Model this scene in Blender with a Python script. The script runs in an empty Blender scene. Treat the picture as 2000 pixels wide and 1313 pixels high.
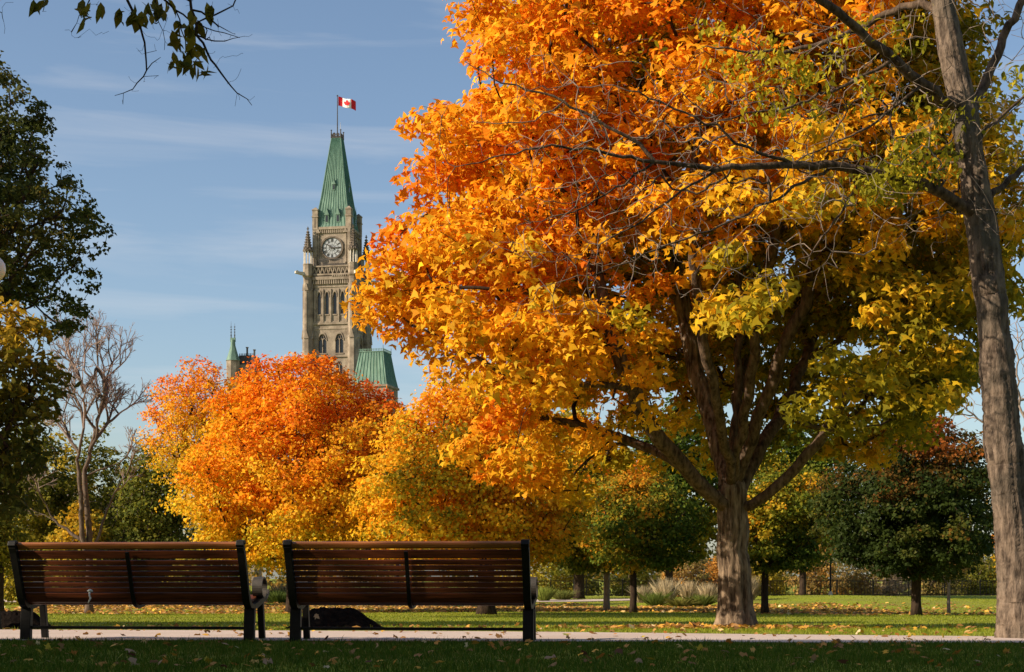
import bpy, math, random
import numpy as np
from mathutils import Vector, Matrix

# ------------------------------------------------------------------ camera, sky, sun
SC = bpy.context.scene
COL = SC.collection
CAMH, F, HORIZ = 0.55, 3000.0, 1130.0          # camera height, focal length in photo pixels, horizon row

cam_d = bpy.data.cameras.new('camera')
cam = bpy.data.objects.new('camera', cam_d)
COL.objects.link(cam)
cam.location = (0, 0, CAMH)
cam.rotation_euler = (math.radians(90), 0, 0)
cam_d.sensor_width = 36.0
cam_d.lens = 36.0 * F / 2000.0
cam_d.shift_y = (HORIZ - 656.5) / 2000.0
cam_d.clip_start = 0.1
cam_d.clip_end = 20000
SC.camera = cam

SUN_EL = math.radians(28.0)
SUN_AZ = math.atan2(-0.94, -0.34)              # from +Y towards +X
SUN = Vector((math.sin(SUN_AZ) * math.cos(SUN_EL), math.cos(SUN_AZ) * math.cos(SUN_EL), math.sin(SUN_EL)))

world = bpy.data.worlds.new('World')
SC.world = world
world.use_nodes = True
wn, wl = world.node_tree.nodes, world.node_tree.links
wn.clear()
w_out = wn.new('ShaderNodeOutputWorld')
w_bg = wn.new('ShaderNodeBackground')
w_sky = wn.new('ShaderNodeTexSky')
w_sky.sky_type = 'NISHITA'
w_sky.sun_disc = False
w_sky.sun_elevation = SUN_EL
w_sky.sun_rotation = SUN_AZ
w_sky.altitude = 80
w_sky.air_density = 1.0
w_sky.dust_density = 1.3
w_sky.ozone_density = 1.6
w_bg.inputs['Strength'].default_value = 0.092
# thin cirrus: stretched noise over the sky directions, thickest low down
tc = wn.new('ShaderNodeTexCoord')
mp = wn.new('ShaderNodeMapping')
mp.inputs['Rotation'].default_value = (0, math.radians(9), math.radians(20))
mp.inputs['Scale'].default_value = (2.2, 2.2, 24.0)
nz = wn.new('ShaderNodeTexNoise')
nz.inputs['Scale'].default_value = 1.7
nz.inputs['Detail'].default_value = 7
nz.inputs['Roughness'].default_value = 0.55
nz.inputs['Distortion'].default_value = 0.5
rp = wn.new('ShaderNodeValToRGB')
rp.color_ramp.elements[0].position = 0.50
rp.color_ramp.elements[0].color = (0, 0, 0, 1)
rp.color_ramp.elements[1].position = 0.78
rp.color_ramp.elements[1].color = (0.27, 0.27, 0.27, 1)
mx = wn.new('ShaderNodeMixRGB')
mx.inputs['Color2'].default_value = (5.6, 5.5, 5.5, 1)
wl.new(tc.outputs['Generated'], mp.inputs['Vector'])
wl.new(mp.outputs['Vector'], nz.inputs['Vector'])
wl.new(nz.outputs['Fac'], rp.inputs['Fac'])
wl.new(rp.outputs['Color'], mx.inputs['Fac'])
wl.new(w_sky.outputs['Color'], mx.inputs['Color1'])
wl.new(mx.outputs['Color'], w_bg.inputs['Color'])
wl.new(w_bg.outputs['Background'], w_out.inputs['Surface'])

sun_d = bpy.data.lights.new('sun', 'SUN')
sun_d.energy = 4.6
sun_d.angle = math.radians(0.5)
sun_d.color = (1.0, 0.85, 0.65)
sun_o = bpy.data.objects.new('sun', sun_d)
COL.objects.link(sun_o)
sun_o.rotation_euler = (-SUN).to_track_quat('-Z', 'Y').to_euler()
sun_o.location = SUN * 60

SC.view_settings.view_transform = 'Standard'
SC.view_settings.look = 'None'
SC.view_settings.exposure = 0.70
SC.view_settings.gamma = 1.0
SC.view_settings.use_curve_mapping = False
SC.cycles.max_bounces = 6
SC.cycles.transparent_max_bounces = 4
SC.cycles.use_denoising = True

# ------------------------------------------------------------------ helpers
def P(px, py, Y):
    """photo pixel at depth Y -> world point"""
    return np.array([(px - 1000.0) / F * Y, Y, CAMH + (HORIZ - py) / F * Y])

GY = [-3000, 0, 14, 17, 19.5, 24, 28, 35, 45, 60, 75, 90, 103, 120, 200, 6000]
GZ = [0, 0, 0, -.045, -.113, -.235, -.315, -.43, -.575, -.79, -.84, -.70, -.66, -.9, -1.2, -1.2]

def ground_z(x, y):
    x = np.asarray(x, float); y = np.asarray(y, float)
    z = np.interp(y, GY, GZ)
    far = np.clip((y - 40) / 30, 0, 1)
    z = z + 0.07 * far * np.sin(x * .21 + 1.3) * np.sin(y * .13 + .4)
    z = z + 0.30 * np.exp(-((x - 18) / 9.0) ** 2 - ((y - 84) / 8.0) ** 2)
    near = np.clip((13.0 - y) / 2.0, 0, 1)
    z = z + near * .018 * np.sin(x * 2.1 + .5) * np.sin(y * 1.7)
    return z

def gz(x, y):
    return float(ground_z(x, y))

MATS = {}
def new_mat(name):
    m = bpy.data.materials.new(name)
    m.use_nodes = True
    nt = m.node_tree
    nt.nodes.clear()
    out = nt.nodes.new('ShaderNodeOutputMaterial')
    b = nt.nodes.new('ShaderNodeBsdfPrincipled')
    nt.links.new(b.outputs['BSDF'], out.inputs['Surface'])
    MATS[name] = m
    return m, nt, b, out

def noise_mat(name, c1, c2, scale=(1, 1, 1), nscale=5.0, detail=6, rough=0.85, bump=0.0, bdist=0.02,
              spec=0.25, metal=0.0, c3=None, lo=.35, hi=.65, coords='Object', big=None, bump_scale=None):
    m, nt, b, out = new_mat(name)
    N, L = nt.nodes, nt.links
    tc = N.new('ShaderNodeTexCoord'); mp = N.new('ShaderNodeMapping')
    mp.inputs['Scale'].default_value = scale
    L.new(tc.outputs[coords], mp.inputs['Vector'])
    n = N.new('ShaderNodeTexNoise')
    n.inputs['Scale'].default_value = nscale; n.inputs['Detail'].default_value = detail
    n.inputs['Roughness'].default_value = .62
    L.new(mp.outputs['Vector'], n.inputs['Vector'])
    r = N.new('ShaderNodeValToRGB')
    r.color_ramp.elements[0].position = lo; r.color_ramp.elements[0].color = (*c1, 1)
    r.color_ramp.elements[1].position = hi; r.color_ramp.elements[1].color = (*c2, 1)
    if c3 is not None:
        e = r.color_ramp.elements.new((lo + hi) / 2); e.color = (*c3, 1)
    L.new(n.outputs['Fac'], r.inputs['Fac'])
    col = r.outputs['Color']
    if big is not None:                                  # (scale, colour, lo, hi): a second, larger patchiness
        n2 = N.new('ShaderNodeTexNoise')
        n2.inputs['Scale'].default_value = big[0]; n2.inputs['Detail'].default_value = 5
        L.new(tc.outputs[coords], n2.inputs['Vector'])
        r2 = N.new('ShaderNodeValToRGB')
        r2.color_ramp.elements[0].position = big[2]; r2.color_ramp.elements[1].position = big[3]
        L.new(n2.outputs['Fac'], r2.inputs['Fac'])
        mx = N.new('ShaderNodeMixRGB'); mx.inputs['Color2'].default_value = (*big[1], 1)
        L.new(r2.outputs['Color'], mx.inputs['Fac']); L.new(col, mx.inputs['Color1'])
        col = mx.outputs['Color']
    L.new(col, b.inputs['Base Color'])
    b.inputs['Roughness'].default_value = rough
    b.inputs['Specular IOR Level'].default_value = spec
    b.inputs['Metallic'].default_value = metal
    if bump > 0:
        bp = N.new('ShaderNodeBump'); bp.inputs['Strength'].default_value = bump
        bp.inputs['Distance'].default_value = bdist
        h = n.outputs['Fac']
        if bump_scale:
            n3 = N.new('ShaderNodeTexNoise'); n3.inputs['Scale'].default_value = bump_scale
            n3.inputs['Detail'].default_value = 4
            L.new(mp.outputs['Vector'], n3.inputs['Vector']); h = n3.outputs['Fac']
        L.new(h, bp.inputs['Height']); L.new(bp.outputs['Normal'], b.inputs['Normal'])
    return m

def leaf_mat(name, transl=0.46, rough=.6, spec=.12):
    m, nt, b, out = new_mat(name)
    N, L = nt.nodes, nt.links
    a = N.new('ShaderNodeAttribute'); a.attribute_name = 'tint'
    L.new(a.outputs['Color'], b.inputs['Base Color'])
    b.inputs['Roughness'].default_value = rough
    b.inputs['Specular IOR Level'].default_value = spec
    t = N.new('ShaderNodeBsdfTranslucent')
    L.new(a.outputs['Color'], t.inputs['Color'])
    mix = N.new('ShaderNodeMixShader'); mix.inputs['Fac'].default_value = transl
    L.new(b.outputs['BSDF'], mix.inputs[1]); L.new(t.outputs['BSDF'], mix.inputs[2])
    L.new(mix.outputs['Shader'], out.inputs['Surface'])
    return m

def link(name, me, mat=None, parent=None):
    if mat is not None and len(me.materials) == 0:
        me.materials.append(mat if not isinstance(mat, str) else MATS[mat])
    o = bpy.data.objects.new(name, me)
    COL.objects.link(o)
    if parent is not None:
        o.parent = parent
    return o

def tag(o, label=None, cat=None, group=None, kind=None):
    if label: o['label'] = label
    if cat: o['category'] = cat
    if group: o['group'] = group
    if kind: o['kind'] = kind
    return o

def empty(name, loc=(0, 0, 0), rz=0.0, label=None, cat=None, group=None):
    o = bpy.data.objects.new(name, None)
    o.empty_display_size = .3
    COL.objects.link(o)
    o.location = [float(v) for v in loc]; o.rotation_euler = (0, 0, rz)
    return tag(o, label, cat, group)

def pymesh(name, verts, faces, smooth=False):
    me = bpy.data.meshes.new(name)
    me.from_pydata([tuple(map(float, v)) for v in verts], [], faces)
    me.update()
    if smooth:
        me.polygons.foreach_set('use_smooth', [True] * len(me.polygons))
    return me

def fastmesh(name, verts, loops, starts, tint=None, smooth=False):
    me = bpy.data.meshes.new(name)
    me.vertices.add(len(verts)); me.vertices.foreach_set('co', np.ascontiguousarray(verts, np.float32).ravel())
    me.loops.add(len(loops)); me.loops.foreach_set('vertex_index', np.ascontiguousarray(loops, np.int32))
    me.polygons.add(len(starts)); me.polygons.foreach_set('loop_start', np.ascontiguousarray(starts, np.int32))
    if smooth:
        me.polygons.foreach_set('use_smooth', np.ones(len(starts), bool))
    me.update(calc_edges=True)
    if tint is not None:
        a = me.attributes.new('tint', 'FLOAT_COLOR', 'FACE')
        c = np.ones((len(starts), 4), np.float32); c[:, :3] = tint
        a.data.foreach_set('color', c.ravel())
    return me

class MB:
    """collects boxes, prisms, tubes and lathes into one mesh"""
    def __init__(s): s.v = []; s.f = []
    def add(s, vs, fs):
        o = len(s.v); s.v += [tuple(map(float, v)) for v in vs]; s.f += [[i + o for i in f] for f in fs]; return s
    def box(s, x0, x1, y0, y1, z0, z1):
        return s.add([(x0, y0, z0), (x1, y0, z0), (x1, y1, z0), (x0, y1, z0), (x0, y0, z1), (x1, y0, z1), (x1, y1, z1), (x0, y1, z1)],
              [[0, 3, 2, 1], [4, 5, 6, 7], [0, 1, 5, 4], [1, 2, 6, 5], [2, 3, 7, 6], [3, 0, 4, 7]])
    def frustum(s, cx, cy, z0, z1, r0, r1, n=8, rot=0.0):
        a = [rot + 2 * math.pi * i / n for i in range(n)]
        vs = [(cx + r0 * math.cos(t), cy + r0 * math.sin(t), z0) for t in a] + [(cx + r1 * math.cos(t), cy + r1 * math.sin(t), z1) for t in a]
        fs = [[i, (i + 1) % n, n + (i + 1) % n, n + i] for i in range(n)] + [list(range(n))[::-1], list(range(n, 2 * n))]
        return s.add(vs, fs)
    def prism(s, poly, a0, a1, axis='y'):
        """poly of 2D points extruded along an axis: y -> points are (x,z); x -> points are (y,z)"""
        n = len(poly)
        if axis == 'y': vs = [(p[0], a0, p[1]) for p in poly] + [(p[0], a1, p[1]) for p in poly]
        elif axis == 'x': vs = [(a0, p[0], p[1]) for p in poly] + [(a1, p[0], p[1]) for p in poly]
        else: vs = [(p[0], p[1], a0) for p in poly] + [(p[0], p[1], a1) for p in poly]
        return s.add(vs, [list(range(n)), list(range(n, 2 * n))[::-1]] + [[i, n + i, n + (i + 1) % n, (i + 1) % n] for i in range(n)])
    def tube(s, pts, radii, n=6):
        v, l = tube_arrays(np.array(pts, float), np.array(radii, float) if np.ndim(radii) else np.full(len(pts), float(radii)), n)
        return s.add(v, l)
    def rotz(s, k):
        """the same shapes turned by k quarter turns about z, as a new builder"""
        t = MB(); c, q = [(1, 0), (0, 1), (-1, 0), (0, -1)][k % 4]
        t.v = [(c * x - q * y, q * x + c * y, z) for x, y, z in s.v]; t.f = [list(f) for f in s.f]; return t
    def merge(s, o): return s.add(o.v, o.f)
    def build(s, name, mat, parent=None, smooth=False, bevel=0.0):
        me = pymesh(name, s.v, s.f, smooth)
        import bmesh
        bm = bmesh.new(); bm.from_mesh(me); bmesh.ops.recalc_face_normals(bm, faces=bm.faces)
        if bevel > 0:
            bmesh.ops.bevel(bm, geom=list(bm.edges), offset=bevel, segments=2, affect='EDGES', profile=.6)
        bm.to_mesh(me); bm.free()
        return link(name, me, mat, parent)

def tube_arrays(p, r, n, cap=True):
    k = len(p)
    t = np.gradient(p, axis=0)
    t /= np.linalg.norm(t, axis=1, keepdims=True) + 1e-9
    d = p[-1] - p[0]; d /= np.linalg.norm(d) + 1e-9
    ref = np.eye(3)[np.argmin(np.abs(d))]
    u = np.cross(t, ref); u /= np.linalg.norm(u, axis=1, keepdims=True) + 1e-9
    w = np.cross(t, u)
    a = np.arange(n) * 2 * math.pi / n
    ring = u[:, None, :] * np.cos(a)[None, :, None] + w[:, None, :] * np.sin(a)[None, :, None]
    v = (p[:, None, :] + ring * np.reshape(r, (k, -1, 1))).reshape(-1, 3)
    fs = []
    for i in range(k - 1):
        for j in range(n):
            fs.append([i * n + j, i * n + (j + 1) % n, (i + 1) * n + (j + 1) % n, (i + 1) * n + j])
    if cap:
        fs.append(list(range(n))[::-1]); fs.append(list(range((k - 1) * n, k * n)))
    return v, fs

# ------------------------------------------------------------------ materials
noise_mat('stone', (.165, .128, .096), (.36, .295, .225), nscale=.55, detail=9, rough=.9, bump=.25, bdist=.1, big=(.12, (.17, .135, .11), .5, .72), bump_scale=2.0)
noise_mat('stone_dark', (.085, .066, .052), (.19, .15, .115), nscale=1.2, rough=.9)
noise_mat('stone_pale', (.42, .37, .31), (.58, .53, .46), nscale=1.2, rough=.9)
noise_mat('copper', (.085, .150, .118), (.18, .285, .222), scale=(1.5, 1.5, .18), nscale=1.1, detail=8, rough=.7, big=(.25, (.10, .17, .12), .52, .75))
noise_mat('copper_seam', (.045, .12, .09), (.09, .20, .15), nscale=1.0, rough=.7)
noise_mat('slate', (.05, .045, .045), (.09, .08, .075), nscale=2.0, rough=.8)
noise_mat('clock_white', (.30, .32, .35), (.40, .42, .44), nscale=3, rough=.5)
noise_mat('black_iron', (.004, .004, .004), (.009, .008, .007), nscale=30, rough=.5, spec=.2, bump=.15, bdist=.002)
noise_mat('worn_iron', (.030, .025, .020), (.065, .054, .042), nscale=14, rough=.55, spec=.4)
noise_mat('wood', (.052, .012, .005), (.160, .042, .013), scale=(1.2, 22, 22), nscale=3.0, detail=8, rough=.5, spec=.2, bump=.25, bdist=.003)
noise_mat('wood_rail_sunlit', (.20, .060, .016), (.36, .125, .030), scale=(1.2, 22, 22), nscale=3.0, detail=8, rough=.36, spec=.5, bump=.2, bdist=.003)  # sunlight on the bench top rail put into a brighter wood colour
noise_mat('window_dark', (.012, .013, .016), (.03, .03, .034), nscale=.8, rough=.25, spec=.5)
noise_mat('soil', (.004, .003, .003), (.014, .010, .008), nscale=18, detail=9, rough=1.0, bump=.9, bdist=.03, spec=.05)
noise_mat('asphalt', (.45, .355, .30), (.59, .485, .42), nscale=45, detail=5, rough=.95, bump=.4, bdist=.006, big=(.55, (.47, .365, .30), .45, .7))
noise_mat('bark', (.050, .033, .022), (.31, .225, .15), scale=(9, 9, 1.5), nscale=1.6, detail=9, rough=.95, bump=1.0, bdist=.045, spec=.1, lo=.38, hi=.66)
noise_mat('bark_grey', (.050, .036, .027), (.25, .185, .135), scale=(14, 14, 4), nscale=1.5, detail=10, rough=.95, bump=1.0, bdist=.035, spec=.1, big=(1.6, (.10, .085, .065), .5, .7))
noise_mat('bark_dark', (.022, .014, .010), (.060, .040, .027), scale=(6, 6, 2), nscale=2, rough=.95, bump=.5, bdist=.02, spec=.1)
noise_mat('bark_bough_shaded', (.030, .020, .014), (.155, .105, .070), scale=(8, 8, 3), nscale=2, rough=.95, bump=.8, bdist=.03, spec=.1)  # bark darkened in colour for boughs that lie in shade
noise_mat('bark_brown', (.070, .047, .034), (.16, .115, .085), scale=(6, 6, 2), nscale=2, rough=.95, spec=.1)
noise_mat('bark_pale', (.15, .115, .09), (.28, .22, .175), scale=(6, 6, 2), nscale=2, rough=.95, spec=.1)
noise_mat('twig_pink', (.22, .15, .125), (.34, .25, .205), nscale=2, rough=.95, spec=.1)
noise_mat('globe_white', (.74, .72, .68), (.80, .78, .74), nscale=2, rough=.35, spec=.4)
noise_mat('flag_red', (.58, .012, .02), (.66, .02, .03), nscale=2, rough=.7)
noise_mat('flag_white', (.74, .72, .70), (.80, .79, .77), nscale=2, rough=.7)
noise_mat('ribbon_white', (.78, .75, .70), (.86, .84, .80), nscale=60, rough=.9)
noise_mat('lawn', (.175, .215, .015), (.29, .305, .026), nscale=9, detail=8, rough=.9, bump=.6, bdist=.03, spec=.1, big=(.35, (.20, .185, .035), .44, .70))
leaf_mat('leaf')
leaf_mat('leaf_dry', transl=.2, rough=.7)
leaf_mat('grass_blade', transl=.35, rough=.6)

# ------------------------------------------------------------------ ground and paths
def grid_sheet(xs, ys, zf):
    X, Y = np.meshgrid(xs, ys)
    Z = zf(X, Y)
    v = np.stack([X, Y, Z], -1).reshape(-1, 3)
    nx, ny = len(xs), len(ys)
    i = np.arange(nx - 1)[None, :] + np.arange(ny - 1)[:, None] * nx
    q = np.stack([i, i + 1, i + 1 + nx, i + nx], -1).reshape(-1)
    return v, q, np.arange(0, len(q), 4)

xs = np.unique(np.concatenate([np.linspace(-40, 40, 121), [-6000, -1500, -500, -200, -100, -60, 60, 100, 200, 500, 1500, 6000]]))
ys = np.unique(np.concatenate([[-3000, -500, -150, -60, -30, -10, 0, 4, 7], np.arange(8, 36, .5), np.arange(36, 130, 2.0), [140, 160, 200, 300, 600, 1500, 6000]]))
gm = fastmesh('ground', *grid_sheet(xs, ys, ground_z), smooth=True)
tag(link('ground', gm, 'lawn'), kind='structure')

def near_edge(x): return 13.15 - .07 * x + .04 * np.sin(x * 1.9)
def far_edge(x): return np.maximum(16.77 - .505 * x, 13.15 - .07 * x + .8) + .06 * np.sin(x * 1.3 + 1)
px_ = np.linspace(-16, 5.6, 90)
t_ = np.linspace(0, 1, 14)
XX = np.repeat(px_[None, :], 14, 0)
YY = near_edge(px_)[None, :] * (1 - t_[:, None]) + far_edge(px_)[None, :] * t_[:, None]
pv = np.stack([XX, YY, ground_z(XX, YY) + .012], -1).reshape(-1, 3)
ii = np.arange(89)[None, :] + np.arange(13)[:, None] * 90
pq = np.stack([ii, ii + 1, ii + 91, ii + 90], -1).reshape(-1)
tag(link('path', fastmesh('path', pv, pq, np.arange(0, len(pq), 4), smooth=True), 'asphalt'), kind='structure')
# the far path that shows for a moment beside the trees
fx = np.linspace(-30, 8, 40); FX = np.stack([fx, fx]); FY = np.stack([86 + 0 * fx, 90.5 + 0 * fx])
fv = np.stack([FX, FY, ground_z(FX, FY) + .03], -1).reshape(-1, 3)
fi = np.arange(39); fq = np.stack([fi, fi + 1, fi + 41, fi + 40], -1).reshape(-1)
tag(link('far_path', fastmesh('far_path', fv, fq, np.arange(0, len(fq), 4)), 'asphalt'), kind='structure')

# ------------------------------------------------------------------ leaves
MAPLE = (np.array([(0, -.42, 0), (.16, -.30, .03), (.46, -.34, -.05), (.33, -.10, .03), (.62, .12, -.10), (.27, .14, .04), (.24, .30, .02),
                   (0, .66, -.10), (-.24, .30, .02), (-.27, .14, .04), (-.62, .12, -.10), (-.33, -.10, .03), (-.46, -.34, -.05), (-.16, -.30, .03)]),
         [[0, 1, 2, 3, 4, 5, 6, 7, 8, 9, 10, 11, 12, 13]])
STAR = (np.array([(0, -.30, .02), (.50, -.26, -.06), (.20, .0, .06), (.56, .36, -.06), (0, .64, -.04), (-.56, .36, -.06), (-.20, .0, .06), (-.50, -.26, -.06)]),
        [[0, 1, 2, 3, 4, 5, 6, 7]])
TRI3 = (np.array([(0, -.36, .03), (.60, -.16, -.07), (.22, .10, .06), (0, .66, -.06), (-.22, .10, .06), (-.60, -.16, -.07)]), [[0, 1, 2, 3, 4, 5]])
QUAD = (np.array([(0, -.5, 0), (.42, .0, .10), (0, .55, 0), (-.42, .0, .10)]), [[0, 1, 2, 3]])
OVAL = (np.array([(0, -.5, 0), (.20, -.22, .05), (.22, .12, .05), (0, .58, -.06), (-.22, .12, .05), (-.20, -.22, .05)]), [[0, 1, 2, 3, 4, 5]])

def norm(a): return a / (np.linalg.norm(a, axis=-1, keepdims=True) + 1e-9)

def leaves_mesh(name, pos, nrm, size, tint, shape, rng, droop=.6):
    T, polys = shape
    n, k = len(pos), len(T)
    b = norm(np.array([0, 0, -droop]) + rng.normal(0, .6, (n, 3)))
    nrm = norm(nrm)
    b = norm(b - nrm * np.sum(b * nrm, 1, keepdims=True))
    t = np.cross(b, nrm)
    sz = size[:, None, None]
    curl = rng.uniform(.3, 2.2, (n, 1, 1))
    v = pos[:, None, :] + sz * (T[None, :, 0:1] * t[:, None, :] + T[None, :, 1:2] * b[:, None, :] + curl * T[None, :, 2:3] * nrm[:, None, :])
    pl = polys[0]
    loops = (np.arange(n)[:, None] * k + np.array(pl)[None, :]).ravel()
    return fastmesh(name, v.reshape(-1, 3), loops, np.arange(0, len(loops), len(pl)), tint=tint)

def lofreq(p, seed, s=1.0):
    r = np.random.default_rng(seed)
    o = np.zeros(len(p))
    for _ in range(5):
        k = r.normal(0, 1, 3) * s
        o += np.sin(p @ k + r.uniform(0, 6.28))
    return o / 2.2

# ------------------------------------------------------------------ woody skeletons
class Skeleton:
    def __init__(s, cap=60000):
        s.P = np.zeros((cap, 3)); s.par = np.full(cap, -1); s.L = np.zeros(cap); s.n = 0; s.open = np.zeros(cap, bool); s.fix = np.zeros(cap)
    def node(s, p, par, opened=True, r=0.0):
        i = s.n; s.P[i] = p; s.par[i] = par
        s.L[i] = 0 if par < 0 else s.L[par] + np.linalg.norm(s.P[i] - s.P[par])
        s.open[i] = opened; s.fix[i] = r; s.n += 1
        return i
    def polyline(s, pts, start, step=.25, opened=True, rng=None, wob=.02, radii=None):
        """adds a smooth polyline from node start (-1: the first point is the root)"""
        pts = np.array(pts, float)
        if start >= 0: pts = np.vstack([s.P[start], pts])
        d = np.r_[0, np.cumsum(np.linalg.norm(np.diff(pts, axis=0), axis=1))]
        m = max(2, int(d[-1] / step) + 1)
        q = np.linspace(0, d[-1], m)
        c = np.stack([np.interp(q, d, pts[:, j]) for j in range(3)], 1)
        for _ in range(3):
            c[1:-1] = .25 * c[:-2] + .5 * c[1:-1] + .25 * c[2:]
        if rng is not None: c[1:-1] += rng.normal(0, wob, c[1:-1].shape)
        rr = np.zeros(m) if radii is None else np.interp(q, np.linspace(0, d[-1], len(radii)), radii)
        ids = []
        for j in range(m):
            if start >= 0 and j == 0: ids.append(start); continue
            ids.append(s.node(c[j], ids[-1] if ids else -1, opened, rr[j]))
        return ids
    def nearest(s, p):
        return int(np.argmin(np.linalg.norm(s.P[:s.n] - p, axis=1)))
    def grow(s, targets, bf, step, rng, wob=.03, up=0.0, bend=.45):
        root = s.P[0]
        order = np.argsort(np.linalg.norm(targets - s.P[s.open[:s.n].nonzero()[0][0] if s.open[:s.n].any() else 0], axis=1))
        for c in targets[order]:
            d = np.linalg.norm(s.P[:s.n] - c, axis=1)
            cost = d + bf * s.L[:s.n] + np.where(s.open[:s.n], 0, 1e6)
            i = int(np.argmin(cost))
            D = d[i]
            if D < 1e-3: continue
            dc = (c - s.P[i]) / D
            dp = dc if s.par[i] < 0 else s.P[i] - s.P[s.par[i]]
            dp = dp / (np.linalg.norm(dp) + 1e-9)
            ctrl = s.P[i] + (dp * bend + dc * (1 - bend)) * D * .5 + np.array([0, 0, -up * D])
            k = max(1, int(math.ceil(D / step)))
            last = i
            for q in range(1, k + 1):
                t = q / k
                p = (1 - t) ** 2 * s.P[i] + 2 * t * (1 - t) * ctrl + t * t * c
                if q < k: p = p + rng.normal(0, wob * min(1, D), 3)
                last = s.node(p, last)
    def radii(s, r0, R, e=2.35):
        n = s.n
        acc = np.zeros(n); r = np.zeros(n)
        for i in range(n - 1, -1, -1):
            r[i] = max(r0, acc[i] ** (1 / e)) if acc[i] > 0 else r0
            if s.par[i] >= 0: acc[s.par[i]] += r[i] ** e
        m = r[0]
        if m > r0: r = r0 + (r - r0) * (R - r0) / (m - r0)
        f = s.fix[:n]
        return np.where(f > 0, np.maximum(f, 0), r)
    def chains(s, r):
        n = s.n
        kids = [[] for _ in range(n)]
        for i in range(1, n):
            if s.par[i] >= 0: kids[s.par[i]].append(i)
        out = []; stack = [(0, -1)]
        while stack:
            i, p = stack.pop()
            ch = [] if p < 0 else [p]
            while True:
                ch.append(i)
                k = kids[i]
                if not k: break
                j = max(k, key=lambda a: (r[a], -a))
                for a in k:
                    if a != j: stack.append((a, i))
                i = j
            if len(ch) > 1: out.append(ch)
        return out

def sides(r): return 14 if r > .16 else 9 if r > .06 else 6 if r > .02 else 4 if r > .009 else 3

def wood_parts(sk, r, parent, mat, twig_mat, origin, nbranch=10, flare=1.0, trunk_detail=False, rng=None, minbr=.02, bough=None):
    """trunk (first chain), the thickest other chains each a branch, all the fine ones one part"""
    ch = sk.chains(r)
    first, rest = ch[0], ch[1:]
    rest.sort(key=lambda c: -r[c[1]] * len(c) ** .25)
    o = np.array(origin)
    def chain_geo(c, dn=0, start_r=None):
        p = sk.P[c] - o; rr = r[c].copy()
        if start_r: rr[0] = start_r
        if len(c) > 1 and start_r is None and c is not first: rr[0] = min(rr[0], rr[1] * 1.15)
        return p, rr
    p, rr = chain_geo(first)
    if flare > 1:
        h = p[:, 2] - p[0, 2]
        rr = rr * (1 + (flare - 1) * np.exp(-h / .22))
    n = 40 if trunk_detail else max(8, sides(rr[0]))
    if trunk_detail:                              # bark ridges and root flare as relief on the trunk itself
        q = np.linspace(0, len(p) - 1, len(p) * 5)
        p = np.stack([np.interp(q, np.arange(len(p)), p[:, j]) for j in range(3)], 1); rr = np.interp(q, np.arange(len(rr)), rr)
        a = np.arange(n) * 2 * math.pi / n
        hh = (p[:, 2] - p[0, 2])[:, None]
        ridge = .055 * np.sin(11 * a[None, :] + 1.7 * np.sin(hh * 2.3) + .8 * np.sin(hh * 5.1)) + .045 * np.sin(19 * a[None, :] - 2.2 * np.sin(hh * 1.7 + 1)) + .02 * rng.normal(0, 1, (len(p), n))
        roots = .24 * np.exp(-hh / .16) * np.maximum(0, np.sin(5 * a[None, :] + .7))
        v, fs = tube_arrays(p, rr[:, None] * (1 + ridge + roots), n)
    else:
        v, fs = tube_arrays(p, rr, n)
    me = pymesh('trunk', v, fs, True); link('trunk', me, mat, parent)
    big = [c for c in rest[:nbranch] if r[c[1]] > minbr]
    ids = set(id(c) for c in big)
    for c in big:
        p, rr = chain_geo(c)
        v, fs = tube_arrays(p, rr, max(6, sides(rr[0])))
        link('branch', pymesh('branch', v, fs, True), bough or mat, parent)
    V, LP, off, lo = [], [], 0, []
    for c in rest:
        if id(c) in ids: continue
        p, rr = chain_geo(c)
        v, fs = tube_arrays(p, rr, sides(rr[0]), cap=False)
        V.append(v)
        LP.append(np.array(fs).ravel() + off); off += len(v)
    if V:
        lp = np.concatenate(LP)
        me = fastmesh('twigs', np.concatenate(V), lp, np.arange(0, len(lp), 4), smooth=True)
        tag(link('twigs', me, twig_mat, parent), kind='stuff')

def sample_profile(rng, n, axis, prof, ax, ay, shell=.5, mind=.3, squash=None, keep=None, right=1.0, amp=.17, lseed=77):
    """cluster centres in a solid of revolution: axis point (x,y), prof [(z,R)], ax/ay scale of R across and in depth"""
    zs = np.array([q[0] for q in prof]); rs = np.array([q[1] for q in prof])
    zz = np.linspace(zs[0], zs[-1], 200); RR = np.interp(zz, zs, rs)
    w = RR ** 2 + .02; cdf = np.cumsum(w) / w.sum()
    out = np.zeros((0, 3)); tries = 0
    acc = np.zeros((n + 10, 3)); m = 0
    while m < n and tries < 60:
        tries += 1
        k = n * 2
        z = np.interp(rng.random(k), cdf, zz)
        R = np.interp(z, zs, rs)
        th = rng.uniform(0, 2 * math.pi, k)
        rho = rng.random(k) ** shell
        c, s_ = np.cos(th), np.sin(th)
        x = axis[0] + R * rho * c * np.where(c > 0, ax * right, ax)
        y = axis[1] + R * rho * s_ * ay
        p = np.stack([x, y, z], 1)
        S_ = max(.8, rs.max() / 4)
        lump = .6 * lofreq(p, lseed, 1.1 / S_) + .7 * lofreq(p, lseed + 1, 2.6 / S_)
        ok = rho < .90 + amp * lump
        if keep is not None: ok &= keep(p, rho)
        for q in p[ok]:
            if m >= n: break
            if m == 0 or np.min(np.sum((acc[:m] - q) ** 2, 1)) > mind * mind:
                acc[m] = q; m += 1
    return acc[:m]

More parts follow.
